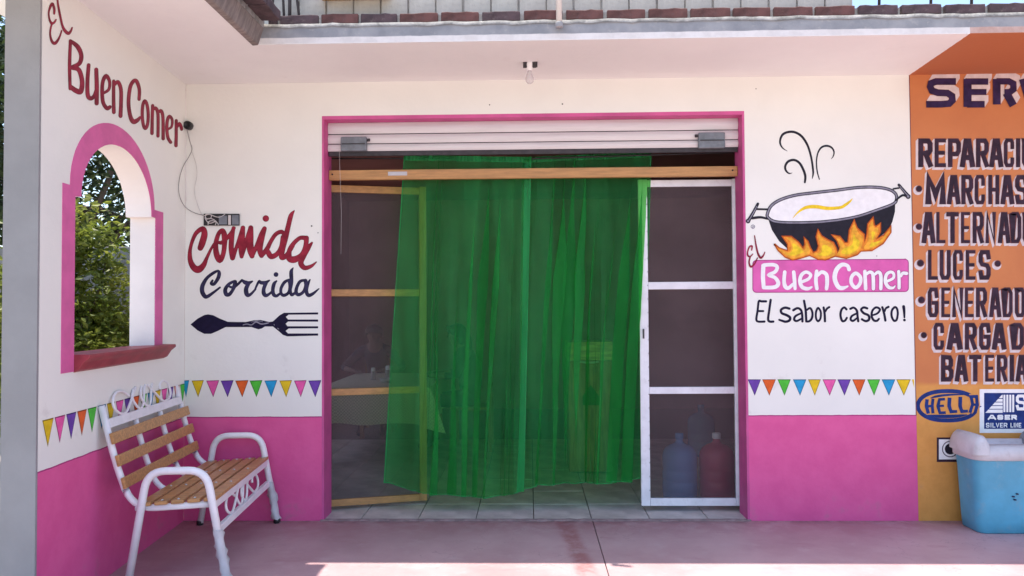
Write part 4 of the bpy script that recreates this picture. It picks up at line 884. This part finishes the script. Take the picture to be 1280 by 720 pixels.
for u, s in ((0, -1), (BL, 1)):
    fr = rounded([(0, 0, 0), (.115, 0, .617), (.43, 0, .617), (.53, 0, 0)], .10)
    MB().tube([bp(u, p.x, p.z) for p in fr], TR, 12).build('arm_frame', M['bench_white'], BN)
    MB().tube([bp(u-.026*s, .085, .428), bp(u-.026*s, .5, .412)], .016, 10).build('seat_bearer', M['bench_white'], BN)
    for v_ in (0, .53): MB().lathe([(.021, .0), (.0235, .002), (.0235, .03), (.021, .032)], bp(u, v_+(.0 if v_ else .003), 0), 14).build('rubber_foot', M['black'], BN)
    # torn plastic wrapping left on the lower front leg
    m = MB(); vs_ = []; n = 12; J = 11
    for j in range(J+1):
        z = .03+.26*j/J; v0 = .115*z/.617
        for k in range(n):
            a = 2*math.pi*k/n; r_ = TR+.0025+.005*abs(noise.noise((k*.9, j*.8, u)))+(.012 if random.random() < .09 else 0)
            vs_.append(bp(u+r_*math.cos(a), v0+r_*math.sin(a), z+random.uniform(-.006, .006)))
    m.add(vs_, [(j*n+k, j*n+(k+1) % n, (j+1)*n+(k+1) % n, (j+1)*n+k) for j in range(J) for k in range(n)], 0, True).build('torn_wrap', M['tub_lid'], BN)
for k in range(4):
    u = .03+(BL-.06)*k/3; top = .975 if k in (0, 3) else .868
    back = rounded([(.075, 0, .425), (.515, 0, .405), (.60, 0, .62), (.60+(top-.62)*.255, 0, top)], .12)
    MB().tube([bp(u, p.x, p.z) for p in back], .0185 if k in (0, 3) else .0165, 12).build('back_post' if k in (0, 3) else 'back_support', M['bench_white'], BN)
def bar(name, pts_vz, u0, u1, m_, bev=.004):
    n = len(pts_vz); vs_ = [bp(u0, v, z) for v, z in pts_vz]+[bp(u1, v, z) for v, z in pts_vz]
    return MB().add(vs_, [(i, (i+1) % n, (i+1) % n+n, i+n) for i in range(n)]+[tuple(range(n))[::-1], tuple(range(n, 2*n))]).build(name, m_, BN, bevel=bev)
bar('top_rail', [(.640, .852), (.654, .852), (.668, .900), (.654, .900)], .04, BL-.04, M['bench_white'], .003)
def along(m_, v0, z0, h, th, tilt):
    c, s = math.cos(tilt), math.sin(tilt)
    return [(v0+a*c-b*s, z0+a*s+b*c) for a, b in ((0, 0), (0, h), (-th, h), (-th, 0))]
for k, z0 in enumerate((.766, .644, .522)):
    b0 = bar('back_slat', along(0, .600+(z0-.62)*.255-.018, z0, .062, .020, -.25), -.005, BL+.005, M['slat'])
for k in range(5):
    v0 = .062+.088*k; z0 = .4465-.0039*k*1.2
    bar('seat_slat', [(v0, z0), (v0+.068, z0-.003), (v0+.068, z0+.017), (v0, z0+.020)], .0, BL, M['slat'])
m = MB()
for k in range(5):
    for q in range(4):
        m.lathe([(.008, .0), (.007, .003), (.003, .005), (.0005, .0055)], bp(.03+(BL-.06)*q/3, .097+.088*k, .4465-.0047*k+.0185), 10)
m.build('slat_bolt', M['tub_lid'], BN, kind='stuff')
bar('front_rail', [(.064, .405), (.092, .405), (.092, .446), (.064, .446)], .02, BL-.02, M['bench_white'], .003)
bar('lower_rail', [(.046, .262), (.072, .262), (.078, .298), (.052, .298)], .02, BL-.02, M['bench_white'], .003)
# scrolls: a C curl, slanting strokes and a mirrored curl, bent from flat bar
def scroll(pts, name):
    """pts in (u, w) with w the height in the panel"""
    return lambda vf: MB().tube([bp(u, vf(h), h) for u, h in smooth_path(pts, 8)], .0078, 8).build(name, M['bench_white'], BN)
def ornament(u0, u1, z0, z1, vf):
    W_, H_ = u1-u0, z1-z0; P_ = lambda l: [(u0+W_*a, z0+H_*b) for a, b in l]
    for l in ([(.27,.70),(.20,.95),(.10,.98),(.03,.72),(.02,.38),(.07,.10),(.14,.02),(.20,.14),(.30,.55),(.40,1.0)],
              [(.36,.95),(.31,.55),(.36,.10),(.42,.04),(.48,.35),(.52,.75),(.56,1.0)], [(.50,.98),(.45,.55),(.49,.12),(.55,.03),(.60,.3),(.65,.75),(.69,1.0)],
              [(.60,.98),(.70,.50),(.80,.06),(.87,.02),(.95,.14),(.985,.45),(.96,.82),(.89,1.0),(.82,.86),(.80,.62)]):
        scroll(P_(l), 'scroll')(vf)
ornament(.13, BL-.16, .900, 1.03, lambda z: .655+(z-.88)*.25)
ornament(.22, BL-.22, .300, .406, lambda z: .065+(z-.28)*.16)

# ------------------------------------------------------------------ blue tub
TB = thing('plastic_tub', (3.22, -.17, 0), 'blue plastic ice tub with a dirty white rimmed lid in front of the orange wall', 'tub')
TX0, TX1, TY0, TY1 = 2.905, 3.56, -.345, -.03
def ring(x0, x1, y0, y1, r, z, n=5):
    return [(cx+r*math.cos(R(a0+90*k/n)), cy_+r*math.sin(R(a0+90*k/n)), z) for cx, cy_, a0 in ((x1-r, y1-r, 0), (x0+r, y1-r, 90), (x0+r, y0+r, 180), (x1-r, y0+r, 270)) for k in range(n+1)]
def loft(rings, caps=True):
    m = MB(); n = len(rings[0]); fs = []
    for i in range(len(rings)-1): fs += [(i*n+k, i*n+(k+1) % n, (i+1)*n+(k+1) % n, (i+1)*n+k) for k in range(n)]
    if caps: fs += [tuple(range(n))[::-1], tuple((len(rings)-1)*n+k for k in range(n))]
    m.add([p for r_ in rings for p in r_], fs, 0, True); return m
def inset(d, z, r): return ring(TX0+d, TX1-d, TY0+d, TY1-d, r, z)
loft([inset(.045, .0, .05), inset(.034, .006, .055), inset(.028, .08, .06), inset(.012, .40, .075), inset(.006, .475, .078), inset(.004, .492, .078)]).build('tub_body', M['tub'], TB)
loft([inset(.0, .482, .08), inset(-.010, .488, .085), inset(-.012, .530, .085), inset(-.004, .562, .08), inset(.014, .578, .07), inset(.05, .582, .05), inset(.065, .555, .04), inset(.09, .548, .03)]).build('lid', M['tub_lid'], TB)
for x0, m_ in ((TX0-.016, 'tub_lid'), (TX1-.20, 'tub_grey')):
    m = MB(); vs_ = []; n = 14; sec = [(math.cos(math.pi*k/n), math.sin(math.pi*k/n)) for k in range(n+1)]
    ys = [(-.362, .55), (-.352, .85), (-.33, 1), (-.2, 1.02), (-.07, 1), (-.04, .85), (-.03, .5)]
    for y, s in ys:
        for c, h in sec: vs_.append((x0+.058+.058*c*s, y, .522+.125*h*s))
    N_ = n+1; m.add(vs_, [(i*N_+k, i*N_+k+1, (i+1)*N_+k+1, (i+1)*N_+k) for i in range(len(ys)-1) for k in range(n)]+[tuple(range(N_)), tuple((len(ys)-1)*N_+k for k in range(N_))], 0, True)
    m.build('lid_handle', M['tub_lid' if m_ == 'tub_lid' else 'tub_grey'], TB)
# chips and scratches
m = MB()
for x, z in ((3.14, .245), (3.165, .262), (3.15, .225)): m.box((x, TY0+.006, z), (x+.012, TY0+.03, z+.008))
m.build('scratch', M['navy'], TB, kind='stuff')

# ------------------------------------------------------------------ inside the room
def jug(name, loc, m_, label, cap):
    j = thing(name, loc, label, 'water jug', 'water jugs on the tiled floor')
    pr = [(.115, 0), (.132, .012), (.135, .05), (.131, .06), (.135, .07), (.135, .13), (.130, .142), (.135, .154), (.135, .215), (.130, .227), (.135, .24), (.135, .31), (.134, .335), (.126, .365), (.108, .392), (.075, .414), (.042, .426), (.031, .438), (.028, .45), (.028, .475), (.020, .476)]
    MB().lathe(pr, loc, 26).build('jug_body', m_, j)
    MB().lathe([(.031, .462), (.033, .465), (.033, .502), (.029, .506), (.001, .507)], loc, 18).build('cap', cap, j)
    return j
jug('water_jug', (1.165, .62, .006), M['jug_blue'], 'blue water jug behind the bottom panel of the white door', M['jug_blue'])
jug('water_jug', (1.455, .62, .006), M['jug_red'], 'reddish water jug with a white cap at the right jamb', M['signwhite'])
jug('water_jug', (1.72, 2.35, .006), M['jug_blue'], 'bluish water jug standing farther back behind the two front jugs', M['jug_blue'])
tag(MB().box((1.86, 1.6, .006), (2.22, 1.63, .80), M=None).build('leaning_board', M['cab_top'], bevel=.004), 'yellowish board standing inside behind the reddish water jug', 'board')
CB = thing('wooden_cabinet', (.54, 1.5, 0), 'narrow brown wooden stand with a yellowish top seen through the right curtain panel', 'cabinet')
MB().box((.345, 1.50, .02), (.735, 1.9, 1.02)).build('cabinet_body', M['cab'], CB, bevel=.006)
MB().box((.335, 1.485, 1.024), (.745, 1.9, 1.19)).build('cabinet_top', M['cab_top'], CB, bevel=.006)
MB().tube([(.44, 1.478, 1.012), (.50, 1.465, 1.006), (.57, 1.465, 1.006), (.62, 1.478, 1.012)], .009, 8).build('handle', M['tub_lid'], CB)
m = MB().add([(.47, 1.492, .62), (.62, 1.492, .62), (.62, 1.492, .70), (.545, 1.492, .80), (.47, 1.492, .70), (.47, 1.499, .62), (.62, 1.499, .62), (.62, 1.499, .70), (.545, 1.499, .80), (.47, 1.499, .70)],
             [(0,1,2,3,4), (9,8,7,6,5), (0,5,6,1), (1,6,7,2), (2,7,8,3), (3,8,9,4), (4,9,5,0)]); m.build('green_patch', M['flags']['green_dk'], CB)
TBc = (-1.49, 2.65)
DT = thing('dining_table', (TBc[0], TBc[1], 0), 'dining table under the checked cloth behind the left screen door', 'table')
tx0, tx1, ty0, ty1 = -2.03, -.96, 1.84, 3.46
MB().box((tx0+.02, ty0+.02, .715), (tx1-.02, ty1-.02, .742)).build('tabletop', M['cab_top'], DT)
for x in (tx0+.06, tx1-.10):
    for y in (ty0+.06, ty1-.10): MB().box((x, y, .006), (x+.045, y+.045, .714)).build('leg', M['cab'], DT)
# cloth with hanging, wavy skirts and flared corners
m = MB(); per = []
nx, ny = 22, 30
for i in range(nx): per.append((tx0+(tx1-tx0)*i/nx, ty0))
for i in range(ny): per.append((tx1, ty0+(ty1-ty0)*i/ny))
for i in range(nx): per.append((tx1-(tx1-tx0)*i/nx, ty1))
for i in range(ny): per.append((tx0, ty1-(ty1-ty0)*i/ny))
n = len(per); vs_ = [(x, y, .748) for x, y in per]
ccx, ccy = (tx0+tx1)/2, (ty0+ty1)/2; HN = 6
for j in range(1, HN+1):
    t = j/HN
    for k, (x, y) in enumerate(per):
        ex = max(-1, min(1, (x-ccx)/((tx1-tx0)/2))); ey = max(-1, min(1, (y-ccy)/((ty1-ty0)/2)))
        cor = max(0, min(abs(ex), abs(ey))-.80)/.20
        ox = (1 if ex > .999 else -1 if ex < -.999 else 0); oy = (1 if ey > .999 else -1 if ey < -.999 else 0)
        wv = .012*math.sin(k*.9)*t+.012+.11*t*cor
        dx = ox*wv+(.09*t*cor*math.copysign(1, ex) if cor else 0)*(1 if ox == 0 else .4); dy = oy*wv
        vs_.append((x+dx, y+dy, .748-.345*t-.06*cor*t+.01*math.sin(k*.5)*t))
fs = [tuple(range(n))]+[(j*n+k, j*n+(k+1) % n, (j+1)*n+(k+1) % n, (j+1)*n+k) for j in range(HN) for k in range(n)]
tag(m.add(vs_, fs, 0, False).build('tablecloth', M['cloth']), 'pale checked tablecloth with drooping corner on the dining table', 'tablecloth')
for x, y, h, r_, lb in ((-1.66, 2.62, .13, .025, 'slim pale capped shaker on the left of the tabletop group'), (-1.50, 2.62, .15, .032, 'taller pale capped jar on the right of the tabletop group')):
    j = thing('condiment_jar', (x, y, .75), lb, 'jar', 'condiments on the checked tablecloth')
    MB().lathe([(r_, 0), (r_*1.05, .005), (r_*1.05, h*.62), (r_*.8, h*.72)], (x, y, .75), 16).build('jar', M['jar'], j)
    MB().lathe([(r_*.85, h*.70), (r_*.9, h*.72), (r_*.9, h*.97), (r_*.6, h), (.001, h)], (x, y, .75), 16).build('lid', M['signwhite'], j)
o = MB().lathe([(.05, 0), (.055, .004), (.07, .04), (.066, .04), (.05, .008), (.001, .007)], (-1.48, 2.38, .75), 18).build('salsa_bowl', M['tub_lid'])
tag(o, 'small pale bowl on the tablecloth in front of the taller jar', 'bowl', 'condiments on the checked tablecloth')
def chair(loc, rz, label):
    c = thing('dining_chair', loc, label, 'chair', 'dining chairs around the table', rz)
    X = Matrix.Translation(loc) @ Matrix.Rotation(rz, 4, 'Z')
    for sx in (-1, 1):
        MB().box((sx*.2-.018, -.2, .0), (sx*.2+.018, -.164, .43), M=X).build('leg', M['cab'], c)
        MB().box((sx*.2-.018, .18, .0), (sx*.2+.018, .216, .86), M=X).build('leg', M['cab'], c)
    MB().box((-.225, -.22, .432), (.225, .178, .462), M=X).build('seat', M['cab'], c, bevel=.008)
    for z in (.58, .70, .80): MB().box((-.181, .187, z), (.181, .209, z+.06), M=X).build('back_slat', M['cab'], c)
    return c
def person(loc, rz, label, lean, arms, head_turn, mats, hair_long):
    """seated figure facing local -y; pelvis over the chair seat"""
    P = thing('person', loc, label, 'person', None, rz)
    X = Matrix.Translation(loc) @ Matrix.Rotation(rz, 4, 'Z')
    J = {}; E_ = []
    def add(n, p, r_, par=None):
        J[n] = (Vector(p), r_)
        if par: E_.append((par, n))
    l = lean
    add('pelvis', (0, .02, .56), .145); add('waist', (0, .03-.10*l, .72), .135, 'pelvis'); add('chest', (0, .0-.32*l, .90-.02*l), .155, 'waist'); add('neckbase', (0, -.02-.50*l, 1.05-.06*l), .085, 'chest')
    add('neck', (0, -.05-.60*l, 1.11-.07*l), .055, 'neckbase')
    add('jaw', (0+head_turn*.01, -.085-.64*l, 1.165-.08*l), .064, 'neck'); add('skull', (head_turn*.015, -.07-.68*l, 1.225-.08*l), .088, 'jaw'); add('crown', (head_turn*.015, -.06-.70*l, 1.275-.08*l), .074, 'skull')
    for s, nm in ((-1, 'a'), (1, 'b')):
        add('sh'+nm, (s*.185, -.01-.44*l, 1.01-.06*l), .070, 'neckbase')
        el, wr, ha = arms[nm]
        add('el'+nm, el, .048, 'sh'+nm); add('wr'+nm, wr, .030, 'el'+nm); add('pm'+nm, ha, .034, 'wr'+nm)
        add('hip'+nm, (s*.10, 0, .54), .10, 'pelvis'); add('kn'+nm, (s*.13, -.42, .52), .070, 'hip'+nm); add('an'+nm, (s*.13, -.40, .09), .043, 'kn'+nm); add('ft'+nm, (s*.14, -.55, .045), .040, 'an'+nm)
    names = list(J)
    def grow(verts, radii, edges, root, lv=2):
        me = bpy.data.meshes.new('body'); me.from_pydata([X @ v for v in verts], edges, [])
        o = bpy.data.objects.new('body', me); COL.objects.link(o)
        o.modifiers.new('skin', 'SKIN'); sb = o.modifiers.new('sub', 'SUBSURF'); sb.levels = lv; sb.render_levels = lv
        for i, r_ in enumerate(radii): me.skin_vertices[0].data[i].radius = (r_, r_); me.skin_vertices[0].data[i].use_root = i == root
        dg = bpy.context.evaluated_depsgraph_get(); out = bpy.data.meshes.new_from_object(o.evaluated_get(dg))
        bpy.data.objects.remove(o); return out
    me = grow([J[n][0] for n in names], [J[n][1] for n in names], [(names.index(a), names.index(b)) for a, b in E_], 0)
    for m_ in (mats[0], M['skin'], mats[1]): me.materials.append(m_)
    pts = [(n, X @ J[n][0]) for n in names]
    for p in me.polygons:
        n = min(pts, key=lambda q: (q[1]-p.center).length)[0]
        p.material_index = 1 if n in ('jaw', 'skull', 'crown', 'neck') or n[:2] in ('pm', 'wr') else 2 if n[:2] in ('hi', 'kn', 'an', 'ft', 'pe') else 0
        p.use_smooth = True
    body = link('body', me, P)
    hc = J['skull'][0]; hp = X @ hc
    # nose, brow and ears
    m = MB(); f_ = X.to_3x3() @ Vector((0, -1, 0)); sd_ = X.to_3x3() @ Vector((1, 0, 0)); up = Vector((0, 0, 1)); c = hp
    m.add([c+f_*.082+up*.02, c+f_*.108-up*.022, c+f_*.082-up*.028+sd_*.016, c+f_*.082-up*.028-sd_*.016], [(0,1,2), (0,3,1), (1,3,2), (0,2,3)]); m.build('nose', M['skin'], P)
    for s in (-1, 1):
        MB().lathe([(.006, -.03), (.012, -.02), (.014, .0), (.013, .02), (.004, .03)], c+sd_*s*.086-up*.012, 10).build('ear', M['skin'], P)
        MB().lathe([(.001, -.006), (.007, -.003), (.007, .003), (.001, .006)], c+sd_*s*.032+f_*.083+up*.012, 8).build('eye', M['hair'], P)
    # hair cap (and a fall of hair down the back)
    m = MB(); n1, n2 = 18, 9; vs_ = []
    for j in range(n2+1):
        th = (math.pi*.62)*j/n2
        for k in range(n1):
            a = 2*math.pi*k/n1; d = sd_*math.cos(a)*math.sin(th)-f_*math.sin(a)*math.sin(th)+up*math.cos(th)
            r_ = .106+.006*noise.noise(d*4)
            front = max(0, d.dot(f_)); vs_.append(c+up*.022+d*r_-f_*.012*(1-front)+(up*.055*front if j > n2*.6 else Vector()))
    m.add(vs_, [(j*n1+k, j*n1+(k+1) % n1, (j+1)*n1+(k+1) % n1, (j+1)*n1+k) for j in range(n2) for k in range(n1)], 0, True)
    m.build('hair', M['hair'], P)
    if hair_long: MB().tube([c-f_*.055+up*.04, c-f_*.095-up*.06, c-f_*.10-up*.16, c-f_*.085-up*.27], [.075, .082, .07, .03], 14).build('hair', M['hair'], P)
    for nm, s in (('a', -1), ('b', 1)):
        wr, pm = J['wr'+nm][0], J['pm'+nm][0]; d = (pm-wr).normalized(); side = d.cross(Vector((0, 0, 1))).normalized()
        V = [pm]; Rr = [.026]; Ed = []
        for q, (off, L) in enumerate(((-.030, .062), (-.010, .072), (.011, .068), (.031, .054))):
            b0 = pm+side*off+d*.026; b1 = b0+d*L*.5-Vector((0, 0, .006)); b2 = b1+d*L*.45-Vector((0, 0, .018)); i = len(V)
            V += [b0, b1, b2]; Rr += [.0095, .0085, .007]; Ed += [(0, i), (i, i+1), (i+1, i+2)]
        i = len(V); t0 = pm+side*s*-.034-d*.01; V += [t0, t0+side*s*-.02+d*.03, t0+side*s*-.022+d*.055-Vector((0, 0, .008))]; Rr += [.011, .010, .008]; Ed += [(0, i), (i, i+1), (i+1, i+2)]
        h = grow(V, Rr, Ed, 0, 1); h.materials.append(M['skin'])
        for p in h.polygons: p.use_smooth = True
        link('hand', h, body)
    return P
chair((-1.86, 3.98, .006), 0, 'wooden chair at the far end of the dining table under the leaning diner')
person((-1.86, 3.96, .0), 0, 'person in dark clothes leaning over the far end of the table', .42,
       dict(a=((-.36, -.36, .80), (-.22, -.60, .79), (-.14, -.66, .79)), b=((.36, -.36, .80), (.24, -.62, .79), (.15, -.66, .79))), .5, (M['shirt'], M['trousers']), False)
chair((-.62, 2.75, .006), -math.pi/2, 'wooden chair beside the table behind the green curtain')
person((-.64, 2.75, 0), -math.pi/2, 'long haired person in dark clothes sitting behind the green curtain', .12,
       dict(a=((-.27, -.12, .80), (-.20, -.36, .795), (-.16, -.43, .795)), b=((.27, -.12, .80), (.2, -.36, .795), (.15, -.43, .795))), 0, (M['shirt2'], M['trousers']), True)

# ------------------------------------------------------------------ yard beyond the arched window
YW = thing('yard_wall', (-6, 3.3, -.16), 'grey unplastered concrete block wall at the back of the side yard', 'wall')
yb = MB().box((0, 0, 0), (.39, .14, .19)); ybm = None
for r_ in range(12):
    for c in range(19):
        x = -10.6+.402*c+(.2 if r_ % 2 else 0)
        if x > -3.2: continue
        if ybm is None: o = yb.build('concrete_block', M['yardblock'], YW, (x, 3.3, -.15), bevel=.006); ybm = o.data
        else: o = link('concrete_block', ybm, YW, (x, 3.3+random.uniform(-.004, .004), -.15+.2*r_), .006)
MB().box((-10.6, 3.312, -.155), (-3.0, 3.43, 2.23)).build('mortar_fill', M['cement'], YW)
def crown(name, par, c, rad, n, size, m_, seed, clumps=40, flat=1.0):
    rs = random.Random(seed); m = MB(); cl = []
    for _ in range(clumps):
        d = Vector((rs.gauss(0, 1), rs.gauss(0, 1), rs.gauss(0, 1))).normalized(); r_ = rs.uniform(.35, 1)**.6
        cl.append((Vector((d.x*rad[0]*r_, d.y*rad[1]*r_, d.z*rad[2]*r_)), rs.uniform(.13, .27)*min(rad)))
    V = []; F_ = []
    for k in range(n):
        cc, cr = cl[rs.randrange(clumps)]
        p = Vector(c)+cc+Vector((rs.gauss(0, 1), rs.gauss(0, 1), rs.gauss(0, .8)))*cr
        if p.z < -.1: continue
        a = Vector((rs.gauss(0, 1), rs.gauss(0, 1), rs.gauss(-.25, .5))).normalized(); b = a.cross(Vector((rs.gauss(0, 1), rs.gauss(0, 1), rs.gauss(0, 1)))).normalized()
        s = size*rs.uniform(.6, 1.3); nn = a.cross(b)*s*.12
        i = len(V); V += [p, p+a*s*.5+b*s*.26+nn, p+a*s, p+a*s*.5-b*s*.26+nn]; F_ += [(i, i+1, i+2), (i, i+2, i+3)]
    me = bpy.data.meshes.new(name); me.from_pydata(V, [], F_); me.materials.append(m_)
    o = link(name, me, par); o['kind'] = 'stuff'; return o, cl
def tree(name, base, h, rad, n, size, m_, seed, label, cat='tree', clumps=40, trunk_r=.09):
    T_ = thing(name, base, label, cat)
    b = Vector(base); c = b+Vector((0, 0, h))
    cr, cl = crown('crown', T_, c, rad, n, size, m_, seed, clumps)
    rs = random.Random(seed+1)
    m = MB().tube([b, b+Vector((rs.uniform(-.1, .1), rs.uniform(-.1, .1), h*.45)), c+Vector((0, 0, rad[2]*.2))], [trunk_r, trunk_r*.75, trunk_r*.3], 9)
    for q in cl[::max(1, clumps//10)]:
        s0 = b+Vector((0, 0, h*rs.uniform(.35, .8))); e = c+q[0]
        m.tube([s0, (s0+e)/2+Vector((rs.uniform(-.15, .15), rs.uniform(-.15, .15), .1)), e], [trunk_r*.5, trunk_r*.3, .01], 6)
    m.build('trunk', M['bark'], T_); return T_
tree('leafy_shrub', (-4.72, 2.2, -.16), 1.62, (.52, .6, 1.35), 9000, .085, M['leaf'], 5, 'tall yellow green shrub filling the arched window', 'shrub', 60, .05)
tree('leafy_shrub', (-5.35, 2.6, -.16), 1.2, (.55, .5, 1.0), 4000, .085, M['leaf'], 9, 'lower green shrub left of the tall one in the yard', 'shrub', 40, .04)
tree('yard_tree', (-7.2, 6.2, -.16), 4.3, (2.2, 2.0, 1.9), 13000, .15, M['leaf_dark'], 21, 'dark green tree beyond the yard wall with sky showing through', 'tree', 60, .16)
tree('yard_tree', (-5.2, 8.6, -.16), 4.0, (1.7, 1.7, 1.8), 8000, .15, M['leaf_dark'], 33, 'dark tree farther back behind the tall shrub', 'tree', 50, .14)
tree('yard_tree', (-7.4, 1.6, -.16), 2.9, (1.2, 1.2, 1.5), 7000, .12, M['leaf'], 41, 'leafy green tree in the side yard in front of the block wall', 'tree', 50, .09)
tree('yard_tree', (-10.5, 4.6, -.16), 3.6, (1.9, 1.8, 1.8), 7000, .15, M['leaf_dark'], 47, 'dark tree beyond the far left end of the yard wall', 'tree', 50, .13)
